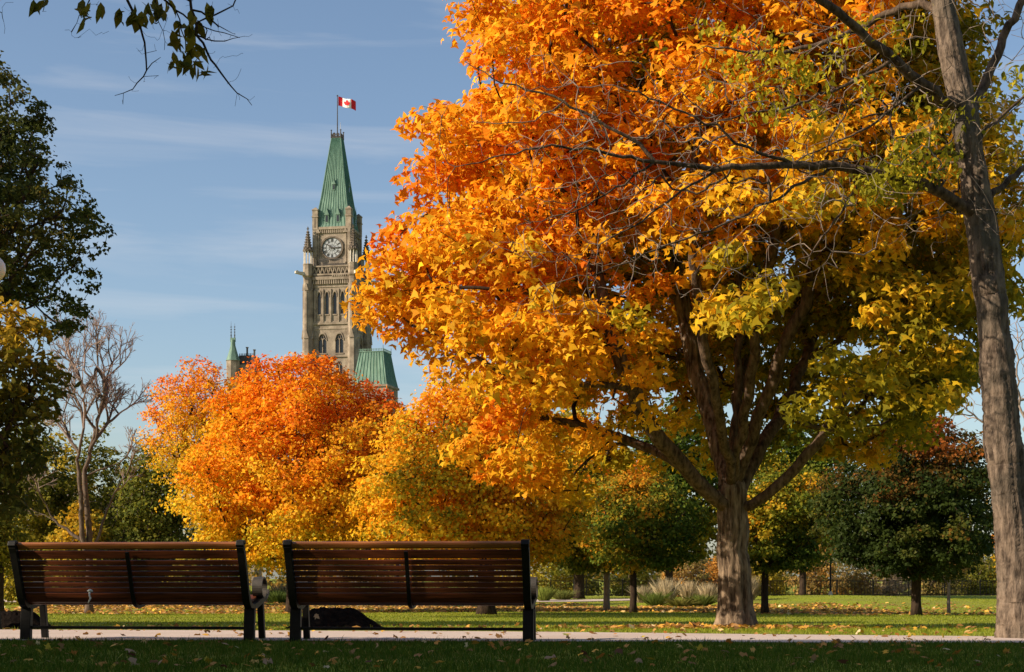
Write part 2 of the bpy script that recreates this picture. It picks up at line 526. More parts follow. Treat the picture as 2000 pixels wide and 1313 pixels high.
def foliage(rng, centres, per, rad, flat, size, colour, axis_c, up=.55, outw=.5, rnd=.55, var=.35):
    """leaves round every cluster centre; returns pos, normal, size, tint"""
    n = len(centres)
    cnt = rng.poisson(per * rng.uniform(.6, 1.4, n))
    idx = np.repeat(np.arange(n), cnt)
    m = len(idx)
    crad = rad * rng.uniform(.7, 1.35, n)
    g = rng.normal(0, 1, (m, 3)); g = norm(g) * (rng.random((m, 1)) ** .45)
    off = g * crad[idx][:, None]; off[:, 2] *= flat
    off[:, 2] -= .25 * (off[:, 0] ** 2 + off[:, 1] ** 2) / rad
    pos = centres[idx] + off
    ctr = centres[idx]
    outd = norm(ctr - axis_c) * .6 + norm(off) * .7
    nrm = outd * outw + np.array([0, 0, up]) + rng.normal(0, rnd, (m, 3))
    sz = size * rng.uniform(1 - var, 1 + var, m)
    crand = rng.random(n)[idx]
    tint = colour(pos, ctr, crand, rng)
    return pos, nrm, sz, tint

def ramp(stops, f):
    x = [q[0] for q in stops]
    return np.stack([np.interp(f, x, [q[1][j] for q in stops]) for j in range(3)], 1)

def make_colour(stops, seed, zr=None, freq=.8, amp=.3, jit=.12, zdir=0.0, xdir=0.0, xr=None, cl=.22, bright=.18, off=0.0):
    def fn(pos, ctr, cr, rng):
        f = .5 + off + amp * lofreq(ctr, seed, freq) + cl * (cr - .5) + rng.normal(0, jit, len(pos))
        if zr: f = f + zdir * ((pos[:, 2] - zr[0]) / (zr[1] - zr[0]) - .5)
        if xr: f = f + xdir * ((pos[:, 0] - xr[0]) / (xr[1] - xr[0]) - .5)
        c = ramp(stops, np.clip(f, 0, 1))
        return c * np.exp(rng.normal(0, bright, (len(pos), 1)))
    return fn

GREEN = [(0, (.045, .080, .010)), (.5, (.090, .135, .014)), (.8, (.20, .20, .018)), (1, (.42, .30, .025))]
DARKGREEN = [(0, (.026, .044, .009)), (.5, (.050, .072, .013)), (.82, (.105, .105, .016)), (1, (.26, .11, .02))]
FIRE = [(0, (.36, .34, .022)), (.25, (.74, .47, .020)), (.5, (.85, .40, .014)), (.75, (.86, .25, .012)), (1, (.70, .105, .012))]
GOLD = [(0, (.16, .155, .014)), (.24, (.40, .315, .016)), (.45, (.84, .48, .020)), (.75, (.88, .37, .014)), (.9, (.86, .27, .012)), (1, (.76, .17, .012))]  # olive end darkened to carry shade on the big maple's low right
OLIVE = [(0, (.065, .080, .012)), (.5, (.20, .19, .022)), (1, (.50, .36, .03))]
BRUSH = [(0, (.11, .10, .025)), (.4, (.26, .19, .06)), (.7, (.42, .25, .07)), (1, (.55, .25, .04))]

def tree(name, label, cat, base, trunk_pts, R, prof, axis, ax, ay, ncl, per, rad, lsize, shape, colour, seed, mat='bark_dark', twig='bark_dark',
         bf=.35, step=.5, shell=.5, mind=.4, r0=.012, flat=.55, limbs=None, nbranch=8, right=1.0, keep=None, leafmat='leaf', flare=1.35,
         group=None, up=.55, outw=.5, rnd=.55, bare=None, detail=False, extra=None, droop=.6, e=2.35, wob=.03, leafsel=None, bareup=0.0, trim=None, amp=.17, lseed=77):
    rng = np.random.default_rng(seed)
    base = np.array(base, float)
    root = empty(name, base, 0, label, cat, group)
    sk = Skeleton()
    tr = sk.polyline(trunk_pts, -1, step=min(step, .35), opened=False, rng=rng, wob=R * .06)
    sk.open[tr[int(len(tr) * .72):]] = True
    for lm in (limbs or []):
        i = tr[int(lm[0] * (len(tr) - 1))] if lm[0] <= 1 else sk.nearest(lm[1][0])
        sk.polyline(lm[1] if lm[0] <= 1 else lm[1][1:], i, step=.3, rng=rng, wob=.025)
    cen = sample_profile(rng, ncl, axis, prof, ax, ay, shell, mind, keep=keep, right=right, amp=amp, lseed=lseed) if ncl else np.zeros((0, 3))
    if trim is not None: cen = cen[trim(cen)]
    if extra is not None: cen = np.vstack([cen, extra])
    allc = cen if bare is None else np.vstack([cen, bare])
    if len(allc): sk.grow(allc, bf, step, rng, wob=wob, up=bareup)
    r = sk.radii(r0, R, e)
    r[tr] = np.interp(np.linspace(0, 1, len(tr)), [0, 1], [R, R * .82]) if limbs else np.maximum(r[tr], R * np.linspace(1, .6, len(tr)))
    wood_parts(sk, r, root, mat, twig, base, nbranch, flare, detail, rng, bough='bark_bough_shaded' if mat == 'bark' else None)
    if per > 0 and len(cen):
        lc = cen if leafsel is None else cen[leafsel(cen)]
        axc = np.array([axis[0], axis[1], np.mean([prof[0][0], prof[-1][0]]) - .5])
        pos, nrm, sz, tint = foliage(rng, lc, per, rad, flat, lsize, colour, axc, up, outw, rnd)
        if trim is not None:
            k = trim(pos); pos, nrm, sz, tint = pos[k], nrm[k], sz[k], tint[k]
        link('crown', leaves_mesh('crown', pos - base, nrm, sz, tint, shape, rng, droop), leafmat, root)
    return root

# ------------------------------------------------------------------ the great golden maple
MY = 24.0
def M(px, py, dy=0.0): return P(px, py, MY + dy)
mb = M(1437, 1232); mb[2] = gz(mb[0], MY) - .03
h_limbs = [
    (.96, [M(1395, 975, -.2), M(1340, 905, -.6), M(1268, 850, -1.0), M(1232, 745, -1.3), M(1185, 655, -1.5), M(1172, 560, -1.6), M(1150, 430, -1.4), M(1120, 300, -1.2)]),
    (.93, [M(1380, 965, .1), M(1330, 905, .6), M(1240, 862, 1.0), M(1140, 835, 1.0), M(1040, 815, .8), M(930, 790, .5)]),
    (1.0, [M(1420, 930, .2), M(1395, 850, .5), M(1365, 750, .9), M(1335, 600, 1.2), M(1300, 450, 1.4), M(1270, 280, 1.2), M(1240, 80, 1.0)]),
    (1.0, [M(1432, 920), M(1441, 800, .2), M(1440, 660, .1), M(1452, 450, -.2), M(1440, 200, -.3), M(1430, -120, -.2)]),
    (1.0, [M(1448, 930, -.1), M(1478, 820, -.4), M(1530, 700, -.7), M(1562, 590, -1.0), M(1620, 480, -1.3), M(1675, 330, -1.5), M(1700, 180, -1.4)]),
    (.97, [M(1452, 940, .1), M(1500, 850, .5), M(1556, 750, 1.0), M(1610, 610, 1.5), M(1700, 480, 1.9), M(1790, 340, 2.0)]),
    (.90, [M(1462, 992, -.1), M(1525, 965, -.3), M(1560, 900, -.5), M(1625, 830, -.8), M(1665, 750, -1.0), M(1750, 670, -1.2), M(1840, 590, -1.3)]),
    (1.0, [M(1430, 900, .8), M(1445, 780, 1.8), M(1470, 620, 2.6), M(1490, 430, 3.0), M(1500, 220, 2.8)]),
    (1.0, [M(1425, 900, -.5), M(1400, 780, -1.2), M(1370, 640, -1.8), M(1350, 470, -2.4), M(1360, 260, -2.5), M(1370, 60, -2.2)]),
    (1.0, [M(1440, 870, -.4), M(1465, 740, -1.0), M(1480, 600, -1.6), M(1530, 420, -2.2), M(1560, 240, -2.4)]),
    (2.0, [M(1240, 765, -1.25), M(1160, 742, -1.6), M(1080, 745, -1.8), M(990, 735, -1.9), M(900, 690, -1.9), M(820, 640, -1.8)]),
    (2.0, [M(1180, 640, -1.5), M(1100, 600, -1.9), M(1000, 560, -2.0), M(880, 560, -1.9), M(770, 570, -1.7)]),
    (2.0, [M(1660, 760, -1.0), M(1740, 790, -1.2), M(1800, 800, -1.3)]),
]
h_prof = [(1.75, 2.6), (2.3, 4.2), (3.3, 5.2), (5.0, 5.55), (7.0, 5.35), (9.0, 4.95), (11.0, 3.8), (12.6, 1.0)]
h_ax = np.array([3.55, MY])
def h_keep(p, rho):
    low = np.clip((5.6 - p[:, 2]) / 3.6, 0, 1)
    core = rho > .25 + .52 * low                                # open under the crown, limbs bare near the trunk
    front = (p[:, 1] < MY - .6) & (np.abs((p[:, 0] / p[:, 1]) * F + 1000 - 1440) < 265) & (p[:, 2] < 5.5)
    skirt = ~((p[:, 2] < 2.5) & (p[:, 0] > 1.2))                # the skirt hangs lowest on the left
    pxl = p[:, 0] / p[:, 1] * F + 1000; pyl = HORIZ - (p[:, 2] - CAMH) / p[:, 1] * F
    notch = (pyl < np.interp(pxl, [0, 1560, 1650, 1750, 1830, 1910, 1960, 2100], [2000, 965, 925, 865, 800, 725, 580, 510])) & ~((pxl < 830) & (pyl > 655)) & ~((pxl < 880) & (pyl > 800))
    s_ = np.array(SUN); d = p - np.array([mb[0], MY, 0]); hd = np.array([s_[0], s_[1]]) / math.hypot(s_[0], s_[1])
    al = d[:, 0] * hd[0] + d[:, 1] * hd[1]; la = np.abs(-d[:, 0] * hd[1] + d[:, 1] * hd[0])
    gap = (la < .75) & (al > 1) & (p[:, 2] < 1.5 + al * math.tan(SUN_EL))       # where the low sun reaches the trunk
    return ~gap & core & ~(front & (np.random.default_rng(3).random(len(p)) < .8)) & skirt & notch
h_extra = np.array([M(x, y, dy) for x, y, dy in [(735, 520, -1.7), (765, 500, -1.6), (760, 555, -1.8), (720, 575, -1.7), (800, 540, -1.5), (770, 600, -1.9), (810, 590, -1.4),
                    (830, 510, -1.6), (850, 560, -1.9), (740, 610, -1.6), (800, 640, -1.5), (850, 620, -1.2), (835, 680, -1.4), (880, 720, -1.6), (930, 860, -1), (960, 920, -.6), (1000, 900, -1.4), (900, 880, -1.2)]])
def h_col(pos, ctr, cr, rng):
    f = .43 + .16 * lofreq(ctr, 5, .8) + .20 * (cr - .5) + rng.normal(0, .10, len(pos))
    f += .018 * (pos[:, 2] - 5.2) - .045 * np.maximum(0, pos[:, 0] - 2.0) * np.clip((7.0 - pos[:, 2]) / 3.5, 0, 1)  # shade on the low right of the crown put into olive leaf colour
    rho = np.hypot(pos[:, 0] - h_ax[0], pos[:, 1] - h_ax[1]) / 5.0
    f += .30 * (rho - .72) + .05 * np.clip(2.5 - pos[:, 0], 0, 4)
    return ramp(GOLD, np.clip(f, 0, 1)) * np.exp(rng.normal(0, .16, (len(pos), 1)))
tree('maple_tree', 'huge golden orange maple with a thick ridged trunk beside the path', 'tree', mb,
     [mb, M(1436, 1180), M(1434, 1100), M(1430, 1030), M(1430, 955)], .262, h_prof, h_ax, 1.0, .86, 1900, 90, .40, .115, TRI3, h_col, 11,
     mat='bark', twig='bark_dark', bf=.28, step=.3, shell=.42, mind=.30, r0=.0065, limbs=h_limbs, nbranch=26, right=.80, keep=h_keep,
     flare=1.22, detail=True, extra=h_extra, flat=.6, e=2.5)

# ------------------------------------------------------------------ the ash tree at the right edge
RY = 14.0
def A(px, py, dy=0.0): return P(px, py, RY + dy)
def ash_tree():
    rng = np.random.default_rng(21)
    base = A(1996, 1258); base[2] = gz(base[0], RY) - .02
    root = empty('ash_tree', base, 0, 'tall leaning grey trunk at the right edge with nearly bare reaching boughs', 'tree')
    sk = Skeleton()
    tr = sk.polyline([base, A(1990, 1180), A(1975, 1000), A(1958, 850), A(1950, 740), A(1938, 600), A(1918, 450), A(1898, 320), A(1882, 210), A(1858, 100), A(1840, 0), A(1815, -130), A(1790, -300)],
                     -1, step=.09, opened=False, rng=rng, wob=.004)
    def limb(pts, r, wob=.012, start=None, opened=True):
        i = sk.nearest(pts[0]) if start is None else start
        return sk.polyline(pts[1:], i, step=.10, opened=opened, rng=rng, wob=wob, radii=r)
    limb([A(1905, 420), A(1870, 395, -.1), A(1800, 357, -.3), A(1690, 332, -.5), A(1560, 320, -.7), A(1400, 330, -.9), A(1285, 320, -1.1), A(1190, 300, -1.2), A(1090, 284, -1.3), A(1000, 298, -1.4), A(940, 316, -1.4), A(890, 326, -1.4)],
         [.060, .050, .047, .042, .036, .030, .024, .019, .014, .010, .007, .004])
    limb([A(1280, 318, -1.1), A(1235, 270, -1.1), A(1150, 225, -1.2), A(1090, 195, -1.2), A(985, 160, -1.2), A(930, 135, -1.1), A(905, 118, -1.1)], [.018, .015, .012, .010, .008, .006, .003])
    limb([A(1100, 190, -1.2), A(1040, 240, -1.3), A(970, 247, -1.3), A(920, 238, -1.3)], [.008, .006, .005, .003])
    limb([A(1880, 225), A(1830, 190, -.2), A(1740, 110, -.4), A(1660, 45, -.6), A(1590, -15, -.8), A(1500, -80, -1)], [.060, .048, .042, .038, .034, .025])
    limb([A(1893, 230), A(1915, 180, .2), A(1945, 110, .3), A(1975, 45, .3), A(2010, -20, .3), A(2060, -120, .3)], [.058, .046, .042, .038, .034, .028])
    limb([A(1850, 30), A(1790, 5, .3), A(1740, 20, .5), A(1690, 55, .6), A(1600, 90, .7), A(1480, 105, .7), A(1380, 90, .7)], [.045, .036, .032, .026, .018, .012, .006])
    limb([A(1935, 400), A(1965, 360, .2), A(2010, 320, .3), A(2070, 280, .4)], [.036, .030, .027, .02])
    limb([A(1908, 290), A(1940, 240, .3), A(1990, 195, .5), A(2050, 160, .6)], [.025, .016, .013, .008])
    limb([A(1870, 310), A(1845, 295, -.2), A(1800, 300, -.4), A(1770, 320, -.6)], [.028, .020, .014, .006])
    limb([A(1560, 322, -.7), A(1480, 300, -.9), A(1400, 250, -1), A(1300, 205, -1.1), A(1200, 165, -1.1), A(1130, 170, -1.1)], [.017, .014, .011, .009, .006, .003])
    limb([A(1620, 322, -.6), A(1530, 380, -.7), A(1420, 440, -.9), A(1300, 480, -1), A(1180, 530, -1.1), A(1060, 560, -1.1)], [.015, .012, .010, .008, .006, .003])
    limb([A(1400, 330, -.9), A(1330, 370, -1), A(1250, 440, -1), A(1190, 470, -1), A(1110, 500, -1)], [.013, .010, .008, .006, .003])
    limb([A(1280, 322, -1.1), A(1200, 370, -1.1), A(1120, 420, -1.2), A(1010, 440, -1.2)], [.011, .008, .006, .003])
    limb([A(1690, 335, -.5), A(1640, 420, -.5), A(1580, 500, -.5), A(1500, 540, -.5)], [.013, .010, .007, .003])
    limb([A(1740, 115, -.4), A(1650, 170, -.5), A(1540, 210, -.6), A(1420, 230, -.6), A(1300, 260, -.6)], [.018, .014, .011, .008, .003])
    limb([A(1800, 165, -.3), A(1700, 250, -.5), A(1600, 290, -.5), A(1500, 350, -.5)], [.015, .011, .008, .003])
    n_l = sk.n
    # fine twigs over the boughs, drooping, most of them bare
    P0 = sk.P[len(tr):n_l]
    src = P0[rng.integers(0, len(P0), 2300)]
    ppx = src[:, 0] / src[:, 1] * F + 1000
    src = src[(ppx > 1040) & (ppx < 2100) | (rng.random(len(src)) < .04)]
    off = rng.normal(0, 1, (len(src), 3)) * np.array([.30, .34, .22]) + np.array([-.12, 0, -.03])
    tw = src + off
    sk.open[:len(tr)] = False
    sk.grow(tw, .06, .12, rng, wob=.035, up=.10, bend=.7)
    r = sk.radii(.0022, .05, 2.4)
    r[tr] = np.interp(np.linspace(0, 1, len(tr)), [0, .05, .12, .3, .5, .7, 1], [.195, .172, .160, .150, .130, .110, .08])
    lump = 1 + .06 * np.sin(np.arange(len(tr)) * .55) * np.sin(np.arange(len(tr)) * .21 + 1)
    r[tr] *= lump
    wood_parts(sk, r, root, 'bark_grey', 'bark_pale', base, 24, 1.12, True, rng, minbr=.006, bough='bark_bough_shaded')
    # remaining leaves: yellow-green bunches by the crotch, thinner and yellower towards the tips
    cl = []
    for (x, y, sx, sy, n) in [(1775, 315, 60, 40, 42), (1700, 365, 55, 30, 30), (1830, 235, 30, 30, 10), (1560, 140, 120, 60, 24), (1450, 95, 100, 50, 15), (1690, 60, 70, 40, 9), (1570, 210, 90, 30, 12), (1990, 170, 20, 40, 6), (1890, 240, 50, 40, 5)]:
        for _ in range(n):
            cl.append(A(rng.normal(x, sx * .7), rng.normal(y, sy * .7), rng.normal(-.45, .25)))
    cl = np.array(cl)
    colf = make_colour([(0, (.16, .16, .012)), (.45, (.36, .31, .018)), (1, (.64, .45, .02))], 3, freq=1.5, amp=.15, xr=(1.5, 4.2), xdir=-.7)
    pos, nrm, sz, tint = foliage(rng, cl, 15, .15, .7, .062, colf, np.array([4, 14, 3.0]), rnd=.8)
    link('crown', leaves_mesh('crown', pos - base, nrm, sz, tint, OVAL, rng, 1.2), 'leaf', root)
ash_tree()

# ------------------------------------------------------------------ overhanging branch, upper left: a small tree just outside the frame
def overhang_tree():
    rng = np.random.default_rng(31)
    Y = 8.6
    def B(px, py, dy=0.0): return P(px, py, Y + dy)
    base = np.array([-4.6, 8.2, gz(-4.6, 8.2) - .02])
    root = empty('overhanging_tree', base, 0, 'dark drooping twigs with olive leaves hanging in from the top left', 'tree')
    sk = Skeleton()
    tr = sk.polyline([base, base + (.05, 0, 1.2), base + (.1, .05, 2.6), base + (.25, .1, 3.9), base + (.3, .15, 5.2)], -1, step=.12, opened=False, rng=rng, wob=.005)
    def limb(pts, r, start=None):
        i = sk.nearest(pts[0]) if start is None else start
        return sk.polyline(pts[1:], i, step=.05, rng=rng, wob=.006, radii=r)
    limb([base + (.1, .05, 2.9), B(-300, -60), B(-100, -110), B(60, -115), B(200, -70), B(300, -25), B(345, 30), B(440, 66), B(468, 74)], [.05, .04, .03, .022, .016, .012, .009, .006, .002])
    limb([B(200, -70), B(245, -5), B(268, 38), B(282, 78), B(284, 120), B(292, 142), B(272, 165), B(246, 186), B(224, 187)], [.012, .010, .008, .007, .006, .005, .004, .003, .0015])
    limb([B(292, 142), B(305, 128), B(314, 112)], [.004, .003, .0015])
    limb([B(246, 186), B(240, 204)], [.003, .0015]); limb([B(285, 95), B(306, 99)], [.003, .0015])
    limb([B(290, 148), B(310, 148)], [.003, .0015])
    limb([B(300, -25), B(370, -10), B(384, 50), B(398, 100), B(430, 145), B(462, 182), B(492, 206)], [.012, .010, .008, .007, .006, .004, .0015])
    limb([B(462, 182), B(459, 208)], [.003, .001]); limb([B(388, 65), B(430, 82), B(472, 72)], [.005, .004, .0015])
    limb([B(375, 12), B(415, 35), B(455, 66)], [.006, .005, .0015]); limb([B(395, 45), B(440, 25), B(462, -5)], [.006, .005, .004])
    limb([B(300, -25), B(316, 60), B(321, 98)], [.005, .003, .0015])
    limb([B(60, -115), B(90, -10), B(85, 20)], [.008, .005, .002]); limb([B(200, -70), B(175, 5), B(150, 45)], [.008, .004, .0015])
    limb([B(340, 28), B(360, 70), B(368, 120)], [.005, .004, .002])
    limb([base + (.2, .1, 3.3), B(-120, 60, .3), B(-40, 20, .3), B(10, 10, .3), B(5, 35, .3)], [.03, .015, .008, .004, .002])
    P0 = sk.P[len(tr) + 60:sk.n]
    src = P0[rng.integers(0, len(P0), 150)]
    sk.grow(src + rng.normal(0, .045, (150, 3)) * np.array([1.3, 1, 1]), .05, .03, rng, wob=.12, up=.1, bend=.6)
    up_pts = base + np.array([.2, 0, 4.6]) + rng.normal(0, .75, (120, 3)) * np.array([1.0, 1, .7])
    pxu = up_pts[:, 0] / up_pts[:, 1] * F + 1000; pyu = HORIZ - (up_pts[:, 2] - CAMH) / up_pts[:, 1] * F
    up_pts = up_pts[(pxu < -120) | (pyu < -160)]
    sk.open[tr[-12:]] = True
    sk.grow(up_pts, .3, .15, rng)
    r = sk.radii(.0010, .06, 2.4)
    r[tr] = np.linspace(.075, .04, len(tr))
    wood_parts(sk, r, root, 'bark_dark', 'bark_dark', base, 14, 1.2, False, rng, minbr=.003)
    cl = []
    for (x, y, sx, sy, n) in [(375, 95, 16, 16, 10), (390, 130, 14, 12, 8), (358, 128, 10, 14, 5), (362, 55, 22, 14, 9), (265, 35, 28, 12, 12), (300, 20, 25, 12, 9), (170, 18, 12, 12, 6), (155, 45, 8, 6, 2), (80, 12, 10, 8, 4), (330, 15, 20, 12, 6), (405, 20, 10, 8, 3), (200, 10, 10, 8, 3), (345, 85, 8, 10, 3)]:
        for _ in range(n): cl.append(B(rng.normal(x, sx * .6), rng.normal(y, sy * .6), rng.normal(0, .08)))
    cl = np.array(cl)
    colf = make_colour([(0, (.055, .065, .010)), (.5, (.11, .105, .012)), (1, (.26, .19, .015))], 9, freq=4, amp=.2)
    pos, nrm, sz, tint = foliage(rng, cl, 1.9, .03, 1, .085, colf, base + (0, 0, 3), up=.1, rnd=.9)
    pos2, nrm2, sz2, tint2 = foliage(rng, up_pts, 16, .2, .7, .085, colf, base + (0, 0, 4.5))
    link('crown', leaves_mesh('crown', np.vstack([pos, pos2]) - base, np.vstack([nrm, nrm2]), np.r_[sz, sz2], np.vstack([tint, tint2]), OVAL, rng, 1.8), 'leaf', root)
overhang_tree()

# ------------------------------------------------------------------ trees of the middle distance
def simple_tree(name, label, px, Y, R, box, ncl, per, rad, lsize, colour, seed, shape=QUAD, cat='tree', lean=0.0, depth=1.0, fork=None, **kw):
    """box: (px left, px right, py top, py bottom) of the crown"""
    b = P(px, 0, Y); b[2] = gz(b[0], Y) - .04
    l, r_, t, bt = box
    if Y > 45: lsize, per, shape = (lsize * .68, per * 1.7, QUAD) if Y < 75 else (lsize * .85, per * 1.0, QUAD)
    cx = P((l + r_) / 2, 0, Y)[0]; zt = P(0, t, Y)[2]; zb = P(0, bt, Y)[2]
    rx = (r_ - l) / 2 / F * Y
    H = zt - zb
    prof = kw.pop('prof', [(0, .45), (.10, .78), (.30, 1.0), (.55, .95), (.78, .70), (.93, .38), (1, .12)])
    prof = [(zb + H * q, rx * w) for q, w in prof]
    fz = zb + .15 * H if fork is None else P(0, fork, Y)[2]
    top = np.array([b[0] + lean, Y, fz])
    return tree(name, label, cat, b, [b, b * .6 + top * .4, top], R, prof, np.array([cx, Y]), 1.0, depth, ncl, per, rad, lsize, shape, colour, seed, **kw)

def zc(box, Y): return (P(0, box[3], Y)[2], P(0, box[2], Y)[2])

# glowing orange maple in the middle left
bx = (342, 845, 698, 1098)
simple_tree('maple_tree', 'round glowing orange maple with red top behind the two benches', 572, 60, .26, bx, 980, 60, .62, .19,
            make_colour(FIRE, 41, zc(bx, 60), freq=.45, amp=.18, zdir=.75, jit=.10, cl=.30), 42, shape=STAR, bf=.3, step=.6, shell=.40, mind=.45, r0=.012, fork=1080, prof=[(0, .62), (.10, .88), (.30, 1.0), (.55, .96), (.78, .78), (.93, .48), (1, .14)], amp=.27, lseed=531)
# thinner orange tree behind its left shoulder
bx = (268, 520, 690, 960)
simple_tree('maple_tree', 'thin twiggy orange-red maple rising behind the left shoulder of the round orange maple', 400, 74, .22, bx, 460, 30, .55, .17,
            make_colour(FIRE, 44, zc(bx, 74), freq=.5, amp=.15, zdir=.5, cl=.25), 43, bf=.22, step=.6, shell=.55, mind=.4, r0=.016, twig='twig_pink', fork=985)
# golden tree to its right
bx = (690, 1150, 722, 1095)
simple_tree('maple_tree', 'golden yellow maple with dark forked limbs between round orange maple and huge maple', 950, 51, .28, bx, 640, 56, .62, .19,
            make_colour(GOLD, 46, zc(bx, 51), freq=.5, amp=.20, zdir=0.0, cl=.30, off=-.08), 47, shape=STAR, bf=.3, step=.6, shell=.6, mind=.42, r0=.014, fork=1075, prof=[(0, .70), (.15, .95), (.35, 1.0), (.6, .82), (.8, .62), (.93, .36), (1, .12)], amp=.3, lseed=521)
bx = (690, 830, 770, 960)
simple_tree('sapling_tree', 'thin half-bare yellow tree in front of the green mansard roof', 775, 110, .18, bx, 150, 26, .6, .24,
            make_colour(GOLD, 48, zc(bx, 110), freq=.5, amp=.2), 49, bf=.2, r0=.022, twig='twig_pink', fork=980)

# the small maples on the right
bx = (1020, 1320, 862, 1108)
simple_tree('maple_tree', 'small green maple with orange tips, pale straight trunk, nearest the right bench', 1185, 62, .125, bx, 340, 44, .5, .19,
            make_colour([(0, (.07, .12, .014)), (.40, (.17, .20, .02)), (.60, (.44, .35, .02)), (.82, (.78, .34, .015)), (1, (.80, .22, .012))], 51, freq=.9, amp=.30, cl=.35), 52, bf=.3, r0=.012, mat='bark_pale', mind=.38, fork=1110, amp=.36, lseed=501, shell=.65)
bx = (1130, 1385, 900, 1112)
simple_tree('maple_tree', 'small green and orange maple with dark slender trunk, left of the thick maple trunk', 1237, 57, .125, bx, 230, 44, .47, .18,
            make_colour([(0, (.05, .09, .012)), (.45, (.13, .17, .016)), (.70, (.42, .28, .02)), (1, (.78, .26, .012))], 53, freq=.9, amp=.3, cl=.35), 54, bf=.3, r0=.012, mind=.36, fork=1105, amp=.36, lseed=503, shell=.65)
bx = (1020, 1230, 780, 1110)
simple_tree('park_tree', 'dark green tree with thick dark trunk beside a lamp post near the far path', 1131, 93, .30, bx, 420, 55, .7, .26,
            make_colour(OLIVE, 55, freq=.5, amp=.3), 56, bf=.3, r0=.02, fork=1125, amp=.3, lseed=513)
bx = (1200, 1440, 780, 1095)
simple_tree('park_tree', 'dark green tree beyond the ornamental grass, left of the thick maple trunk', 1307, 94, .24, bx, 520, 55, .7, .26,
            make_colour(GREEN, 57, freq=.5, amp=.25), 58, bf=.3, r0=.02, fork=1110, amp=.3, lseed=509)
bx = (1385, 1650, 885, 1112)
simple_tree('maple_tree', 'small yellow-green maple just right of the thick maple trunk', 1494, 57, .13, bx, 270, 44, .48, .18,
            make_colour([(0, (.06, .10, .012)), (.4, (.16, .18, .016)), (.65, (.46, .34, .02)), (1, (.80, .30, .012))], 59, freq=.8, amp=.3, cl=.35), 60, bf=.3, r0=.012, mind=.36, fork=1110, amp=.36, lseed=505, shell=.65)
bx = (1455, 1680, 800, 1100)
simple_tree('park_tree', 'dark green tree by the fence, left of the far lamp post', 1568, 92, .20, bx, 520, 55, .65, .25,
            make_colour(GREEN, 61, freq=.5, amp=.2), 62, bf=.3, r0=.02, fork=1110, amp=.3, lseed=511)
bx = (1590, 1975, 800, 1122)
def gcol(pos, ctr, cr, rng):
    f = .42 + .22 * lofreq(ctr, 63, .9) + .25 * (cr - .5) + rng.normal(0, .1, len(pos))
    c = ramp(DARKGREEN, np.clip(f, 0, 1))
    h = np.clip((pos[:, 2] - 4.35) / 2.0 + .45 * lofreq(ctr, 64, 1.6) + .5 * (cr - .5) + rng.normal(0, .15, len(pos)), 0, .9)[:, None]
    return c * (1 - h) + np.array([.42, .115, .020]) * h
simple_tree('maple_tree', 'broad dark green maple with rusty red top on the right lawn', 1790, 50, .155, bx, 620, 52, .45, .165, gcol, 65, shape=STAR, bf=.3, r0=.011, mind=.34, fork=1112, amp=.30, lseed=507, shell=.6)
bx = (1800, 1905, 1050, 1118)
simple_tree('sapling_tree', 'slender pale sapling right of the broad dark green maple', 1853, 58, .06, bx, 45, 30, .4, .16,
            make_colour(BRUSH, 66, freq=1, amp=.3), 67, bf=.3, r0=.01, mat='bark_pale', fork=1120)

# left side: bare tree, dark green tree, yellow near tree
def fan(rng, n, px, py, rx, ry, Y, dz):
    th = rng.uniform(0, 2 * math.pi, n); q = rng.random(n) ** .42
    return np.stack([(px + rx * q * np.cos(th) - 1000) / F * Y, Y + rng.normal(0, dz, n), CAMH + (HORIZ - (py + ry * q * np.sin(th))) / F * Y], 1)
def fork(sk, i, d, L, depth, rng, up=.12, ang=.42, ratio=.80):
    k = 3 if depth > 2 else 2
    for q in range(k):
        d = d + np.array([0, 0, up * .4]) + rng.normal(0, .07, 3); d = d / np.linalg.norm(d)
        i = sk.node(sk.P[i] + d * L / k, i)
        if depth > 1 and q == k - 2 and rng.random() < .55:
            e = d + rng.normal(0, ang * .9, 3); fork(sk, i, e / np.linalg.norm(e), L * ratio * rng.uniform(.5, .85), depth - 2, rng, up, ang, ratio)
    if depth <= 0: return
    for _ in range(2 if rng.random() < .72 else 3):
        e = d + rng.normal(0, ang, 3); fork(sk, i, e / np.linalg.norm(e), L * ratio * rng.uniform(.75, 1.15), depth - 1, rng, up, ang, ratio)

